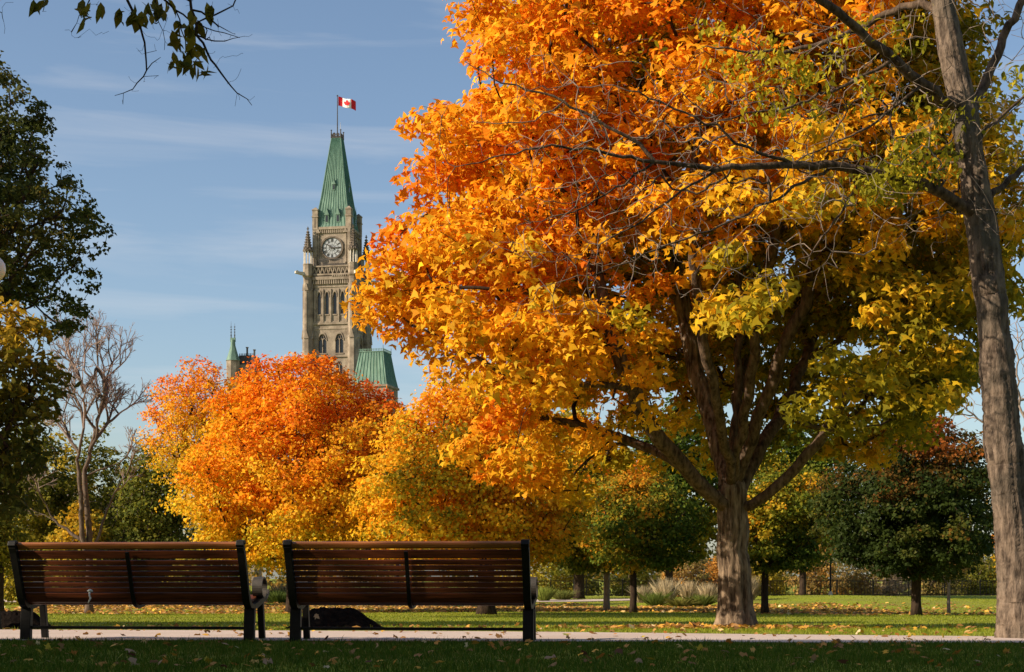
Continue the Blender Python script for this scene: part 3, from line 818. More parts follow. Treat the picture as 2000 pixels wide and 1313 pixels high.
def bare_tree():
    Y = 60; rng = np.random.default_rng(71)
    b = P(174, 0, Y); b[2] = gz(b[0], Y) - .04
    root = empty('bare_tree', b, 0, 'leafless fine-twigged tree with twin trunks behind the left bench', 'tree')
    sk = Skeleton()
    tr = sk.polyline([b, P(175, 1110, Y), P(174, 1040, Y), P(165, 930, Y)], -1, step=.25, opened=False, rng=rng, wob=.01)
    sk.open[tr[-4:]] = True
    def limb(pts, r, start=None): return sk.polyline(pts[1:], sk.nearest(pts[0]), step=.25, rng=rng, wob=.03, radii=r)
    limb([P(175, 1090, Y), P(162, 1060, Y - .2), P(158, 990, Y - .3), P(155, 925, Y - .4)], [.14, .10, .09, .085])
    limb([P(165, 930, Y), P(172, 890, Y), P(190, 855, Y), P(190, 800, Y), P(192, 720, Y)], [.09, .07, .05, .035, .012])
    limb([P(155, 925, Y - .4), P(150, 890, Y - .5), P(165, 840, Y - .5), P(165, 760, Y - .5), P(160, 710, Y - .5)], [.07, .055, .045, .03, .012])
    limb([P(165, 930, Y), P(200, 915, Y), P(232, 905, Y + .3)], [.05, .035, .02])
    limb([P(175, 1085, Y), P(195, 1050, Y), P(205, 1000, Y + .3), P(225, 960, Y + .3), P(246, 930, Y + .3)], [.09, .06, .045, .035, .02])
    limb([P(160, 1060, Y - .2), P(130, 1035, Y), P(105, 1020, Y), P(90, 985, Y)], [.08, .06, .045, .02])
    for (x, y, dx, dz, L, dep) in [(192, 722, .05, 1, .9, 5), (190, 800, .35, 1, 1.15, 6), (190, 855, .6, .8, 1.15, 6), (160, 712, -.1, 1, .9, 5), (165, 770, -.4, 1, 1.1, 6), (150, 890, -.75, .8, 1.2, 6),
                                  (232, 906, .8, .4, .8, 5), (246, 930, .5, .7, .7, 5), (90, 985, -.5, .8, .8, 5), (165, 840, -.1, 1, 1.2, 6), (175, 880, .2, 1, 1.25, 6), (105, 1020, -.8, .5, .7, 4), (225, 960, .8, .5, .7, 4)]:
        i = sk.nearest(P(x, y, Y - .2)); e = np.array([dx, rng.normal(0, .4), dz]); fork(sk, i, e / np.linalg.norm(e), L * .74, dep + (1 if dep > 5 else 0), rng, ang=.38)
    r = sk.radii(.0065, .14, 2.4); r[tr] = np.linspace(.15, .10, len(tr))
    wood_parts(sk, r, root, 'bark_brown', 'twig_pink', b, 12, 1.5, False, rng)
bare_tree()

bx = (-420, 232, 110, 660)
def dk_keep(p, rho):
    px = p[:, 0] / p[:, 1] * F + 1000; py = HORIZ - (p[:, 2] - CAMH) / p[:, 1] * F
    lim = np.interp(py, [110, 150, 200, 265, 300, 360, 400, 450, 520, 560, 600, 640], [5, 30, 85, 95, 110, 165, 205, 232, 205, 190, 200, 190])
    return (px < lim - 10) & ~((px < 110) & (py > 585)) & (px > -330)
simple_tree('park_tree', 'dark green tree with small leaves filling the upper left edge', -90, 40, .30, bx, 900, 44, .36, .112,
            make_colour([(0, (.032, .048, .010)), (.5, (.066, .074, .014)), (.85, (.125, .10, .018)), (1, (.22, .12, .02))], 73, freq=.9, amp=.2), 74, bf=.3, step=.35, r0=.008, mind=.27, shell=.6, keep=dk_keep, fork=640,  # leaf colours darkened in place of shade cast by other trees
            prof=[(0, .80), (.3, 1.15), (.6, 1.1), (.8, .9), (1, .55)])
bx = (-330, 150, 575, 1000)
def yl_keep(p, rho):
    px = p[:, 0] / p[:, 1] * F + 1000; py = HORIZ - (p[:, 2] - CAMH) / p[:, 1] * F
    lim = np.interp(py, [570, 600, 640, 700, 760, 800, 860, 900, 960, 1000], [60, 105, 95, 110, 140, 95, 75, 90, 60, 70])
    return (px < lim - 8)
simple_tree('linden_tree', 'shaded yellow-green tree with large leaves at the left edge beside the bare tree', -110, 20, .12, bx, 520, 22, .22, .115,
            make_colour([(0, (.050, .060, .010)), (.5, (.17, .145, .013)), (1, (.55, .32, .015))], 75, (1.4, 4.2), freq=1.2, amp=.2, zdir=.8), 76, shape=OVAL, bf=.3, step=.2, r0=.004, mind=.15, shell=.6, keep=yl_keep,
            prof=[(0, .75), (.3, 1.0), (.6, 1.0), (.85, .85), (1, .5)], fork=960)
simple_tree('park_tree', 'tree trunk at the far left edge behind the soil mound', -2, 52, .16, (-160, 50, 960, 1110), 160, 45, .5, .17, make_colour(OLIVE, 77, freq=.8, amp=.3), 78, r0=.012, fork=1080)

# shrubs and far foliage behind the fence
def shrub(name, label, box, Y, n, per, rad, ls, colour, seed, cat='bush', group=None, twig='bark_dark'):
    px = (box[0] + box[1]) / 2
    return simple_tree(name, label, px, Y, .06, box, n, per, rad, ls, colour, seed, cat=cat, group=group, bf=.3, r0=.012, nbranch=3, twig=twig,
                       fork=box[3] - .1 * (box[3] - box[2]), prof=[(0, .85), (.25, 1.0), (.55, .92), (.82, .6), (1, .15)])
far = [('olive thicket tree behind the bare tree at far left', (-60, 160, 800, 1175), 82, 420, OLIVE),
       ('yellowing thicket tree between bare trunks and orange maple', (80, 310, 830, 1180), 84, 420, OLIVE),
       ('dark green rounded tree tucked left of the round orange maple', (215, 385, 850, 1180), 80, 420, [(0, (.045, .06, .012)), (.5, (.10, .12, .018)), (1, (.30, .25, .025))]),
       ('yellow-orange shrub behind the bare trunks', (90, 230, 985, 1180), 78, 200, [(0, (.10, .12, .015)), (.5, (.30, .27, .025)), (1, (.62, .34, .02))]),
       ('olive-yellow thicket tree at far left beside the linden leaves', (0, 190, 800, 1180), 90, 330, OLIVE),
       ('yellow-olive thicket tree low between bare trunks and dark rounded tree', (170, 320, 900, 1180), 95, 300, OLIVE),
       ('green shrub under the round orange maple', (330, 470, 1060, 1185), 76, 120, GREEN)]
for i, (lb, bx, Y, n, st) in enumerate(far):
    shrub('thicket_tree', lb, bx, Y, n, 40, .6, .22, make_colour(st, 80 + i, zc(bx, Y), freq=.6, amp=.28, zdir=.2), 90 + i, cat='tree', twig='twig_pink')
names = ['olive', 'tan', 'orange-brown', 'yellow', 'beige', 'russet', 'golden', 'grey-tan', 'pale yellow']
brush = [((960, 1090), 1040, OLIVE), ((1060, 1180), 1075, OLIVE), ((1190, 1300), 1080, OLIVE), ((1290, 1400), 1070, BRUSH), ((1365, 1450), 1085, BRUSH), ((1440, 1540), 1075, [(0, (.2, .18, .02)), (1, (.6, .42, .04))]),
         ((1540, 1640), 1055, BRUSH), ((1620, 1720), 1075, BRUSH), ((1690, 1800), 1065, [(0, (.22, .17, .10)), (1, (.42, .32, .20))]), ((1780, 1880), 1075, BRUSH), ((1860, 1960), 1080, OLIVE), ((1925, 2030), 1060, [(0, (.3, .25, .02)), (1, (.72, .40, .02))])]
for i, ((l, r_), t, st) in enumerate(brush):
    shrub('brush_shrub', ['olive', 'dull green', 'olive green', 'russet', 'orange-brown', 'yellow', 'tan and orange', 'ochre', 'beige leafless', 'brown', 'dark olive', 'bright yellow'][i] +
          ' shrub behind the fence, %s counted rightwards from the middle bench' % ['first', 'second', 'third', 'fourth', 'fifth', 'sixth', 'seventh', 'eighth', 'ninth', 'tenth', 'eleventh', 'twelfth'][i],
          (l, r_, t, 1172), 112 + (i % 3) * 3, 130, 30, .55, .22, make_colour(st, 100 + i, freq=.6, amp=.3), 120 + i, group='shrubs behind the fence', twig='twig_pink')

def far_wood():
    rng = np.random.default_rng(140)
    n = 2600
    x = rng.uniform(-62, 75, n); y = rng.uniform(150, 185, n)
    top = 6.2 + 1.6 * np.sin(x * .19 + 1) + 1.1 * np.sin(x * .47)
    z = -1.2 + top * rng.random(n) ** .7
    cen = np.stack([x, y, z], 1)
    colf = make_colour([(0, (.05, .06, .015)), (.45, (.12, .115, .025)), (.75, (.28, .19, .035)), (1, (.45, .24, .03))], 141, freq=.12, amp=.35)
    pos, nrm, sz, tint = foliage(rng, cen, 12, 1.1, .7, .5, colf, np.array([0, 170, -5.]))
    tag(link('far_wood', leaves_mesh('far_wood', pos, nrm, sz, tint, QUAD, rng), 'leaf'), 'distant olive and rust wood closing the view beyond the fence', 'wood', kind='stuff')
far_wood()

# a pale bare tree far behind, right edge
def thicket_bare(px, Y, H, seed, label):
    rng = np.random.default_rng(seed)
    b = P(px, 0, Y); b[2] = gz(b[0], Y) - .05
    root = empty('bare_tree', b, 0, label, 'tree')
    sk = Skeleton(120000)
    tr = sk.polyline([b, b + (.1, 0, H * .2)], -1, step=.3, opened=False)
    for _ in range(5):
        e = np.array([rng.normal(0, .5), rng.normal(0, .5), 1]); fork(sk, tr[-1], e / np.linalg.norm(e), H * .22, 6, rng, ang=.42)
    r = sk.radii(.009, .13, 2.4); r[tr] = .12
    wood_parts(sk, r, root, 'bark_pale', 'twig_pink', b, 5, 1.2, False, rng)
thicket_bare(95, 88, 7.2, 401, 'pinkish twiggy leafless tree behind the left linden edge')
thicket_bare(250, 92, 6.6, 402, 'low pinkish leafless tree between the twin-trunk tree and the orange maples')
thicket_bare(800, 118, 11.5, 403, 'leafless fine-twigged tree in front of the green mansard roof')

def far_bare():
    Y = 75; rng = np.random.default_rng(151)
    b = P(2040, 0, Y); b[2] = gz(b[0], Y)
    root = empty('bare_tree', b, 0, 'pale leafless boughs showing against the sky behind the right trunk', 'tree')
    sk = Skeleton()
    tr = sk.polyline([b, P(2035, 1000, Y), P(2020, 900, Y)], -1, step=.4, opened=False)
    sk.open[tr[-3:]] = True
    for pts, r in [([P(2020, 900, Y), P(1960, 850, Y), P(1925, 830, Y), P(1885, 795, Y), P(1850, 782, Y), P(1808, 790, Y)], [.09, .07, .055, .04, .03, .015]),
                   ([P(1960, 850, Y), P(1915, 845, Y), P(1890, 850, Y)], [.04, .03, .012]), ([P(2020, 900, Y), P(1990, 780, Y), P(1985, 690, Y), P(1990, 620, Y)], [.09, .06, .04, .02]),
                   ([P(1890, 798, Y), P(1880, 770, Y), P(1895, 750, Y)], [.03, .02, .01])]:
        sk.polyline(pts[1:], sk.nearest(pts[0]), step=.3, rng=rng, wob=.05, radii=r)
    sk.grow(np.vstack([fan(rng, 90, 1990, 700, 70, 90, Y, 1), fan(rng, 40, 1880, 800, 60, 40, Y, .6)]), .25, .4, rng, wob=.08)
    r = sk.radii(.012, .15); r[tr] = .16
    wood_parts(sk, r, root, 'bark_pale', 'twig_pink', b, 8, 1.2, False, rng)
far_bare()
simple_tree('maple_tree', 'bright orange tree mostly hidden behind the right trunk', 2010, 80, .2, (1945, 2090, 880, 1110), 200, 50, .6, .22, make_colour(FIRE, 155, freq=.6, amp=.3), 156, r0=.015)

# shade trees standing behind the viewpoint: they keep the benches and the near grass in shade
FLECKS = [[(82, 1122), (140, 1120), (215, 1174), (82, 1180)], [(622, 1130), (668, 1128), (740, 1162), (690, 1164)]]     # sun flecks on the bench backs
def in_poly(x, y, poly):
    ins = np.zeros(len(x), bool); n = len(poly)
    for i in range(n):
        (x0, y0), (x1, y1) = poly[i], poly[(i + 1) % n]
        hit = ((y0 > y) != (y1 > y)) & (x < (x1 - x0) * (y - y0) / (y1 - y0 + 1e-9) + x0)
        ins ^= hit
    return ins
def shade_trim(pos):
    """the row is clipped so that its shade just covers the benches, with two gaps"""
    s = np.array(SUN)
    def land(Y):
        q = pos - s * ((pos[:, 1] - Y) / s[1])[:, None]
        return q, q[:, 0] / Y * F + 1000, HORIZ - (q[:, 2] - CAMH) / Y * F
    q1, _, _ = land(13.19); q2, _, _ = land(12.89)
    ok = np.where(q1[:, 0] < -2.1, q1[:, 2] < .62, q2[:, 2] < .66 - .05 * np.clip(q2[:, 0] - .6, 0, 9) + .06 * np.sin(q2[:, 0] * 3))
    for f, Y in zip(FLECKS, (13.40, 13.10)):
        _, px, py = land(Y)
        for k in range(9):
            dx, dy = (0, 0) if k == 8 else (52 * math.cos(k * math.pi / 4), 46 * math.sin(k * math.pi / 4))
            ok &= ~in_poly(px + dx, py + dy, f)
    return ok
row = [(-34.5, 6.6, 16), (-30.5, 6.0, 16), (-26.6, 5.2, 15.6), (-22.8, 4.8, 15), (-19.2, 4.0, 14), (-15.6, 3.5, 12.2), (-12.2, 3.0, 10.5), (-8.8, 2.0, 8.5), (-4.5, -4.5, 9), (1.5, -6, 10), (7.5, -5, 10), (12.5, 0, 10), (-9, -8, 11)]  # the last five are added to block sky light from the benches
for i, (x, y, top) in enumerate(row):
    b = np.array([x, y, gz(x, y) - .03])
    prof = [(1.4, 1.6), (2.2, 2.6), (4, 2.9), (top * .7, 2.9), (top - 1.0, 2.5), (top, 1.2)]
    tree('shade_tree', 'leafy shade tree behind the viewpoint, unseen, there to shade the benches', 'tree', b, [b, b + (0, 0, 2.2)], .2, prof, np.array([x, y]), 1.0, .9, 520 if i < 8 else 300, 26, .55, .46, QUAD,
         make_colour(OLIVE, 160 + i, freq=.6, amp=.2), 170 + i, r0=.008, mind=.38, shell=.6, group='shade trees behind the viewpoint', nbranch=4, trim=shade_trim)
for i, (x, y, top, rr) in enumerate([(-14.2, 25.5, 12, 2.7), (-18.5, 25, 13, 2.9), (-23, 24.5, 14, 3.0), (-28, 24, 15, 3.0)]):
    b = np.array([x, y, gz(x, y) - .03])
    prof = [(2.2, rr * .6), (4, rr), (top * .6, rr), (top - 2, rr * .7), (top, rr * .25)]
    tree('shade_tree', 'broad shade tree beyond the left edge of the picture', 'tree', b, [b, b + (0, 0, 3.0)], .3, prof, np.array([x, y]), 1.0, 1.0, 330, 26, .7, .42, QUAD,
         make_colour(OLIVE, 180 + i, freq=.6, amp=.2), 185 + i, r0=.025, mind=.5, shell=.6, group='shade trees left of the frame', nbranch=4)

# ------------------------------------------------------------------ clock tower
TD = 364.0
def tz(py): return CAMH + (HORIZ - py) / F * TD

def arch_pts(xc, w, zs, zt, n=5):
    """pointed arch from left spring over the apex to right spring"""
    h = w / 2; pts = []
    for i in range(n + 1):
        t = i / n; pts.append((xc - h * (1 - t) ** .62 if t < 1 else xc, zs + (zt - zs) * math.sin(t * math.pi / 2) ** .9))
    return pts + [(2 * xc - x, z) for x, z in pts[-2::-1]]

def wall_openings(mb, x0, x1, z0, z1, ops, ya, yb):
    """a wall slab between ya and yb with pointed openings (xc, w, zbottom, zspring, ztop), left to right"""
    x = x0
    for (xc, w, zb, zs, zt) in ops:
        l, r = xc - w / 2, xc + w / 2
        mb.box(x, l, ya, yb, z0, z1)
        mb.box(l, r, ya, yb, z0, zb)
        ap = arch_pts(xc, w, zs, zt)
        k = len(ap) // 2
        mb.prism([(l, z1)] + ap[:k + 1] + [(xc, z1)], ya, yb)
        mb.prism([(xc, z1)] + ap[k:] + [(r, z1)], ya, yb)
        x = r
    mb.box(x, x1, ya, yb, z0, z1)

def clock_tower():
    c = P(659, 0, TD)
    yaw = math.radians(-10.5)
    root = empty('clock_tower', (c[0], TD, -1.2), yaw, 'tall gothic stone clock tower with green copper spire', 'tower')
    Z0 = -1.2
    def z(py): return tz(py) - Z0
    H, HI = 5.15, 4.75                                   # wall plane, glass plane
    core = MB().box(-HI, HI, -HI, HI, 0, z(546))
    core.build('core', 'stone_dark', root)
    lanc = [(-2.85 + 1.9 * i, .86, z(621), z(588), z(579)) for i in range(4)]
    trac = [(-2.05, 1.95, z(696), z(672), z(660)), (2.05, 1.95, z(696), z(672), z(660))]
    low = [(-2.05, 1.6, z(745), z(722), z(712)), (2.05, 1.6, z(745), z(722), z(712))]
    one = MB()
    wall_openings(one, -H, H, z(650), z(570), lanc, -H, -HI)
    wall_openings(one, -H, H, z(704), z(650), trac, -H, -HI)
    wall_openings(one, -H, H, z(760), z(704), low, -H, -HI)
    one.box(-H, H, -H, -HI, 0, z(760)); one.box(-H, H, -H, -HI, z(570), z(549))
    for py, d, h in [(641, .28, .45), (637, .16, .3), (704, .3, .5), (569, .15, .3), (650, .12, .25)]:      # string courses
        one.box(-H - .02, H + .02, -H - d, -H - .002, z(py), z(py) + h)
    for i in range(5):                                    # slim piers between the lancets, run down to the band
        x = -3.8 + 1.9 * i
        one.box(x - .16, x + .16, -H - .32, -H + .01, z(637), z(575)); one.frustum(x, -H - .16, z(575), z(571), .2, .03, 4, math.pi / 4)
    for (xc, w, zb, zs, zt) in lanc + trac:               # hood moulds
        ap = arch_pts(xc, w + .36, zs, zt + .55); ai = arch_pts(xc, w + .08, zs, zt + .12)
        one.prism(ap + ai[::-1], -H - .16, -H + .02)
    for i in range(18):                                   # corbel table
        x = -4.6 + 9.2 * i / 17
        one.box(x - .14, x + .14, -H - .45, -H + .01, z(563), z(555))
    one.box(-H, H, -H - .55, -H + .02, z(555), z(549))
    for i in range(9):                                    # carved frieze blocks
        x = .6 + .52 * i
        one.box(x - .14, x + .14, -H - .68, -H - .5, z(550) + .1, z(546))
    for k in range(4):
        one.rotz(k).build('wall', 'stone', root)
        for op in lanc + trac + low:
            xc, w, zb, zs, zt = op
            m = MB().prism([(xc - w / 2, zb)] + arch_pts(xc, w, zs, zt) + [(xc + w / 2, zb)], -HI - .03, -HI - .012)
            g = m.rotz(k).build('window', 'window_dark', root)
            if w > 1.2:                                   # tracery: mullion and two curved bars
                t = MB().box(xc - .09, xc + .09, -H + .05, -HI - .05, zb, zs + .5)
                for sgn in (-1, 1):
                    t.tube([(xc, -H + .16, zs + .2), (xc + sgn * .32, -H + .16, zs + .75), (xc + sgn * .1, -H + .16, zt - .1)], .085, 5)
                    t.tube([(xc + sgn * w * .5, -H + .16, zs), (xc + sgn * .4, -H + .16, zs + .62), (xc, -H + .16, zs + .1)], .075, 5)
                t.rotz(k).build('tracery', 'stone', g)
            MB().box(xc - w / 2 - .12, xc + w / 2 + .12, -H - .14, -HI, zb - .25, zb - .003).rotz(k).build('sill', 'stone', g)
    # corner buttresses with their open pinnacles
    B = 5.5
    for sx, sy in ((-1, -1), (1, -1), (1, 1), (-1, 1)):
        bt = MB()
        bt.frustum(sx * B, sy * B, 0, z(668), 1.38, 1.30, 8, math.pi / 8)
        bt.frustum(sx * B, sy * B, z(668), z(575), 1.18, 1.12, 8, math.pi / 8)
        bt.frustum(sx * B, sy * B, z(575), z(550), 1.06, 1.06, 8, math.pi / 8)
        bt.frustum(sx * B, sy * B, z(550), z(547), 1.1, 1.35, 8, math.pi / 8)
        bt.frustum(sx * B, sy * B, z(547), z(526), 1.16, 1.12, 8, math.pi / 8)
        bt.frustum(sx * B, sy * B, z(526), z(524), 1.2, 1.2, 8, math.pi / 8)
        for q in range(4):                                # gablets where the buttress steps in
            a = q * math.pi / 2; ca, sa = math.cos(a), math.sin(a)
            for pz, hh, ww in ((668, 2.1, .62), (575, 1.7, .5)):
                zz = z(pz)
                vs = []
                for dpt in (.9, 1.38 if pz == 668 else 1.24):
                    for (u, h) in ((-ww, 0), (ww, 0), (0, hh)):
                        vs.append((sx * B + ca * dpt - sa * u, sy * B + sa * dpt + ca * u, zz + h - .05))
                bt.add(vs, [[0, 1, 2], [3, 5, 4], [0, 3, 4, 1], [1, 4, 5, 2], [2, 5, 3, 0]])
        for q in range(4):                                # thin shafts on the faces
            a = q * math.pi / 2
            bt.frustum(sx * B + 1.16 * math.cos(a), sy * B + 1.16 * math.sin(a), z(655), z(577), .15, .15, 6)
        bt.build('buttress', 'stone', root)
        pin = MB()
        for q in range(8):
            a = q * math.pi / 4 + math.pi / 8
            pin.frustum(sx * B + .92 * math.cos(a), sy * B + .92 * math.sin(a), z(524), z(500), .12, .12, 5)
        po = pin.build('lantern_columns', 'stone_pale', root)
        sp = MB()
        sp.frustum(sx * B, sy * B, z(500), z(497), 1.15, 1.22, 8, math.pi / 8)
        for q in range(8):
            a = q * math.pi / 4
            sp.frustum(sx * B + .98 * math.cos(a), sy * B + .98 * math.sin(a), z(498), z(491), .30, .02, 4, a)
        sp.frustum(sx * B, sy * B, z(497), z(458), .98, .10, 8, math.pi / 8)
        for lv in range(8):                               # crockets
            f = lv / 8; rr = .98 * (1 - f) + .1 * f + .08; zz = z(497) + (z(458) - z(497)) * f
            for q in range(8):
                a = q * math.pi / 4 + math.pi / 8
                sp.frustum(sx * B + rr * math.cos(a), sy * B + rr * math.sin(a), zz, zz + .3, .13, .05, 4, a)
        sp.frustum(sx * B, sy * B, z(458), z(453), .1, .1, 6)
        sp.frustum(sx * B, sy * B, z(457), z(455.5), .12, .38, 6); sp.frustum(sx * B, sy * B, z(455.5), z(454), .38, .1, 6)
        sp.frustum(sx * B, sy * B, z(453), z(451), .2, .03, 6)
        sp.build('pinnacle', 'stone_dark', root)
        gg = MB()                                         # gargoyle leaning out over the corner
        d = np.array([sx, sy]) / math.sqrt(2); n_ = np.array([-d[1], d[0]])
        def gp(o, u, h): return (sx * B + d[0] * o + n_[0] * u, sy * B + d[1] * o + n_[1] * u, z(546) + h)
        st = [(.7, .42, -.1, .75), (1.6, .36, .0, .7), (2.5, .30, .12, .72), (2.9, .38, .15, .95), (3.3, .26, .25, .75)]
        vs = []
        for o, hw, h0, h1 in st: vs += [gp(o, -hw, h0), gp(o, hw, h0), gp(o, hw, h1), gp(o, -hw, h1)]
        fs = [[0, 1, 2, 3], [16, 19, 18, 17]]
        for i in range(4): fs += [[4 * i + j, 4 * i + (j + 1) % 4, 4 * i + 4 + (j + 1) % 4, 4 * i + 4 + j] for j in range(4)]
        gg.add(vs, fs); gg.build('gargoyle', 'stone_pale', root)
    # pierced parapet
    par = MB()
    par.box(-H + .9, H - .9, -H - .35, -H + .1, z(546), z(543)); par.box(-H + .9, H - .9, -H - .35, -H + .1, z(530), z(527.5))
    for i in range(9):
        x = -4.0 + i; par.tube([(x - .5, -H - .12, z(543)), (x, -H - .12, z(530))], .14, 4); par.tube([(x + .5, -H - .12, z(543)), (x, -H - .12, z(530))], .14, 4)
    for k in range(4): par.rotz(k).build('parapet', 'stone', root)
    MB().box(-H - .1, H + .1, -H - .1, H + .1, z(549), z(546.5)).build('terrace', 'stone', root)
    # clock stage
    C = 4.15
    cs = MB().box(-C, C, -C, C, z(548), z(451))
    cs.build('clock_stage', 'stone', root)
    for k in range(4):
        m = MB()
        for sx in (-1, 1):
            m.box(sx * C - .55, sx * C + .55, -C - .4, -C + .3, z(546), z(456)) if sx < 0 else None
        m.box(-C + .56, C - .56, -C - .42, -C + .01, z(456), z(451))
        for i in range(14):
            x = -3.2 + 6.4 * i / 13; m.box(x - .11, x + .11, -C - .3, -C + .005, z(463), z(456))
        m.box(-3.5, -3.2, -C - .25, -C + .01, z(522), z(463)); m.box(3.2, 3.5, -C - .25, -C + .01, z(522), z(463))
        for s2 in (-1, 1): m.prism([(s2 * 3.35 - .55, z(463)), (s2 * 3.35 + .55, z(463)), (s2 * 3.35, z(453))], -C - .5, -C + .01)
        m.rotz(k).build('clock_surround', 'stone', root)
        rl = MB()                                         # iron gallery rail below the dial
        rl.box(-2.9, 2.9, -C - 1.0, -C - .9, z(515.5), z(514)); rl.box(-2.9, 2.9, -C - 1.0, -C - .9, z(526), z(525))
        for i in range(18): x = -2.85 + 5.7 * i / 17; rl.box(x - .05, x + .05, -C - .98, -C - .92, z(525), z(515.5))
        rl.rotz(k).build('gallery_rail', 'slate', root)
        # dial
        zc_ = z(491.7); R = 2.42
        def disc(r0, r1, y0, y1, n=40):
            b = MB(); a = [2 * math.pi * i / n for i in range(n)]
            vs = []
            for yy in (y0, y1):
                for rr in (r0, r1): vs += [(rr * math.cos(t), yy, zc_ + rr * math.sin(t)) for t in a]
            fs = []
            for i in range(n):
                j = (i + 1) % n
                fs += [[i, j, n + j, n + i], [2 * n + i, 3 * n + i, 3 * n + j, 2 * n + j], [n + i, n + j, 3 * n + j, 3 * n + i], [i, 2 * n + i, 2 * n + j, j]]
            return b.add(vs, fs)
        dial = disc(.02, R, -C - .10, -C + .02).rotz(k).build('clock_dial', 'clock_white', root)
        disc(R - .02, R + .34, -C - .34, -C + .02).rotz(k).build('rim', 'stone_dark', dial)
        disc(R - .16, R - .05, -C - .16, -C - .09).rotz(k).build('minute_ring', 'slate', dial)
        disc(1.42, 1.50, -C - .15, -C - .09).rotz(k).build('inner_ring', 'slate', dial)
        tr = disc(.70, .75, -C - .15, -C - .09)
        for i in range(12):
            a = i * math.pi / 6
            tr.tube([(.2 * math.cos(a), -C - .12, zc_ + .2 * math.sin(a)), (1.44 * math.cos(a), -C - .12, zc_ + 1.44 * math.sin(a))], .022, 4)
        tr.rotz(k).build('glazing_bars', 'slate', dial)
        NUM = ['XII', 'I', 'II', 'III', 'IIII', 'V', 'VI', 'VII', 'VIII', 'IX', 'X', 'XI']
        for h, s_ in enumerate(NUM):
            a = math.pi / 2 - h * math.pi / 6
            er = (math.cos(a), math.sin(a)); et = (math.sin(a), -math.cos(a))
            m = MB(); wds = {'I': .15, 'V': .34, 'X': .34}; tot = sum(wds[ch] for ch in s_); u = -tot / 2
            def stroke(u0, r0, u1, r1):
                p0 = (er[0] * r0 + et[0] * u0, -C - .13, zc_ + er[1] * r0 + et[1] * u0); p1 = (er[0] * r1 + et[0] * u1, -C - .13, zc_ + er[1] * r1 + et[1] * u1)
                m.tube([p0, p1], .05, 4)
            for ch in s_:
                w = wds[ch]; ri, ro = 1.56, 2.18
                if ch == 'I': stroke(u + w / 2, ri, u + w / 2, ro)
                elif ch == 'V': stroke(u + .04, ro, u + w / 2, ri); stroke(u + w - .04, ro, u + w / 2, ri)
                else: stroke(u + .04, ro, u + w - .04, ri); stroke(u + .04, ri, u + w - .04, ro)
                u += w
            m.rotz(k).build('numeral', 'slate', dial)
        def hand(ang, ln, w):
            er = (math.sin(ang), math.cos(ang)); et = (er[1], -er[0]); m = MB()
            pr = [(-w * .6, -.5), (w * .6, -.5), (w, ln * .55), (0, ln), (-w, ln * .55)]
            return m.prism([(er[0] * q + et[0] * p, zc_ + er[1] * q + et[1] * p) for p, q in pr], -C - .27, -C - .2)
        hand(math.radians(90), 2.15, .12).rotz(k).build('minute_hand', 'slate', dial)
        hm = hand(math.radians(307), 1.5, .17); hm.v = [(x, y - .09, zz) for x, y, zz in hm.v]; hm.rotz(k).build('hour_hand', 'slate', dial)
    # spire
    roof = MB()
    lv = [(z(451), 4.35), (z(445), 4.12), (z(425), 3.70), (z(390), 3.02), (z(272), 1.12)]
    def sq(h, zz): return [(-h, -h, zz), (h, -h, zz), (h, h, zz), (-h, h, zz)]
    vs = [p for zz, h in lv for p in sq(h, zz)]
    fs = [[4 * i + j, 4 * i + (j + 1) % 4, 4 * i + 4 + (j + 1) % 4, 4 * i + 4 + j] for i in range(4) for j in range(4)] + [[0, 3, 2, 1], [16, 17, 18, 19]]
    roof.add(vs, fs)
    ro = roof.build('spire', 'copper', root)
    def half(zz): return float(np.interp(zz, [q[0] for q in lv], [q[1] for q in lv]))
    for k in range(4):
        for i in range(11):                               # standing seams
            f = -1 + 2 * (i + .5) / 11
            pts = [(f * h, -h - .02, zz) for zz, h in lv]
            MB().tube(pts, .075, 4).rotz(k).build('seam', 'copper_seam', ro)
        MB().tube([(-h, -h, zz) for zz, h in lv], .13, 5).rotz(k).build('hip_roll', 'copper', ro)
        for xd, pyb, hh, ww in ((-1.35, 441, 2.6, .46), (1.35, 441, 2.6, .46), (0, 376, 1.9, .34)):
            zb = z(pyb); yf = -half(zb) - .12
            dm = MB().box(xd - ww, xd + ww, yf, yf + 1.6, zb - .2, zb + hh * .62)
            dm.prism([(xd - ww - .14, zb + hh * .62), (xd + ww + .14, zb + hh * .62), (xd, zb + hh * 1.25)], yf - .12, yf + 1.5)
            dm.tube([(xd, yf, zb + hh * 1.2), (xd, yf, zb + hh * 1.75)], [.09, .02], 5)
            do = dm.rotz(k).build('dormer', 'copper', ro)
            MB().box(xd - ww * .62, xd + ww * .62, yf - .03, yf - .005, zb, zb + hh * .56).rotz(k).build('opening', 'window_dark', do)
        tu = MB()                                         # corner turrets of the clock stage
        tu.box(-C - .55, -C + .75, -C - .55, -C + .75, z(456), z(419)); tu.box(-C - .68, -C + .88, -C - .68, -C + .88, z(432), z(430))
        tu.box(-C - .64, -C + .84, -C - .64, -C + .84, z(419), z(416.5)); tu.frustum(-C + .1, -C + .1, z(416.5), z(412), .9, .15, 4, math.pi / 4)
        tt = tu.rotz(k).build('corner_turret', 'stone', root)
        MB().box(-C - .1, -C + .3, -C - .58, -C - .552, z(452), z(434)).rotz(k).build('slit', 'stone_dark', tt)
    cr = MB().box(-1.2, 1.2, -1.2, 1.2, z(272), z(270))
    for i in range(5):
        for k in range(4):
            x = -1.1 + 2.2 * i / 5
            cr.merge(MB().box(x - .12, x + .12, -1.24, -1.05, z(270), z(263)).rotz(k))
    for k in range(4): cr.merge(MB().box(-1.24, 1.24, -1.22, -1.1, z(266), z(265)).rotz(k))
    cr.build('crown_railing', 'slate', root)
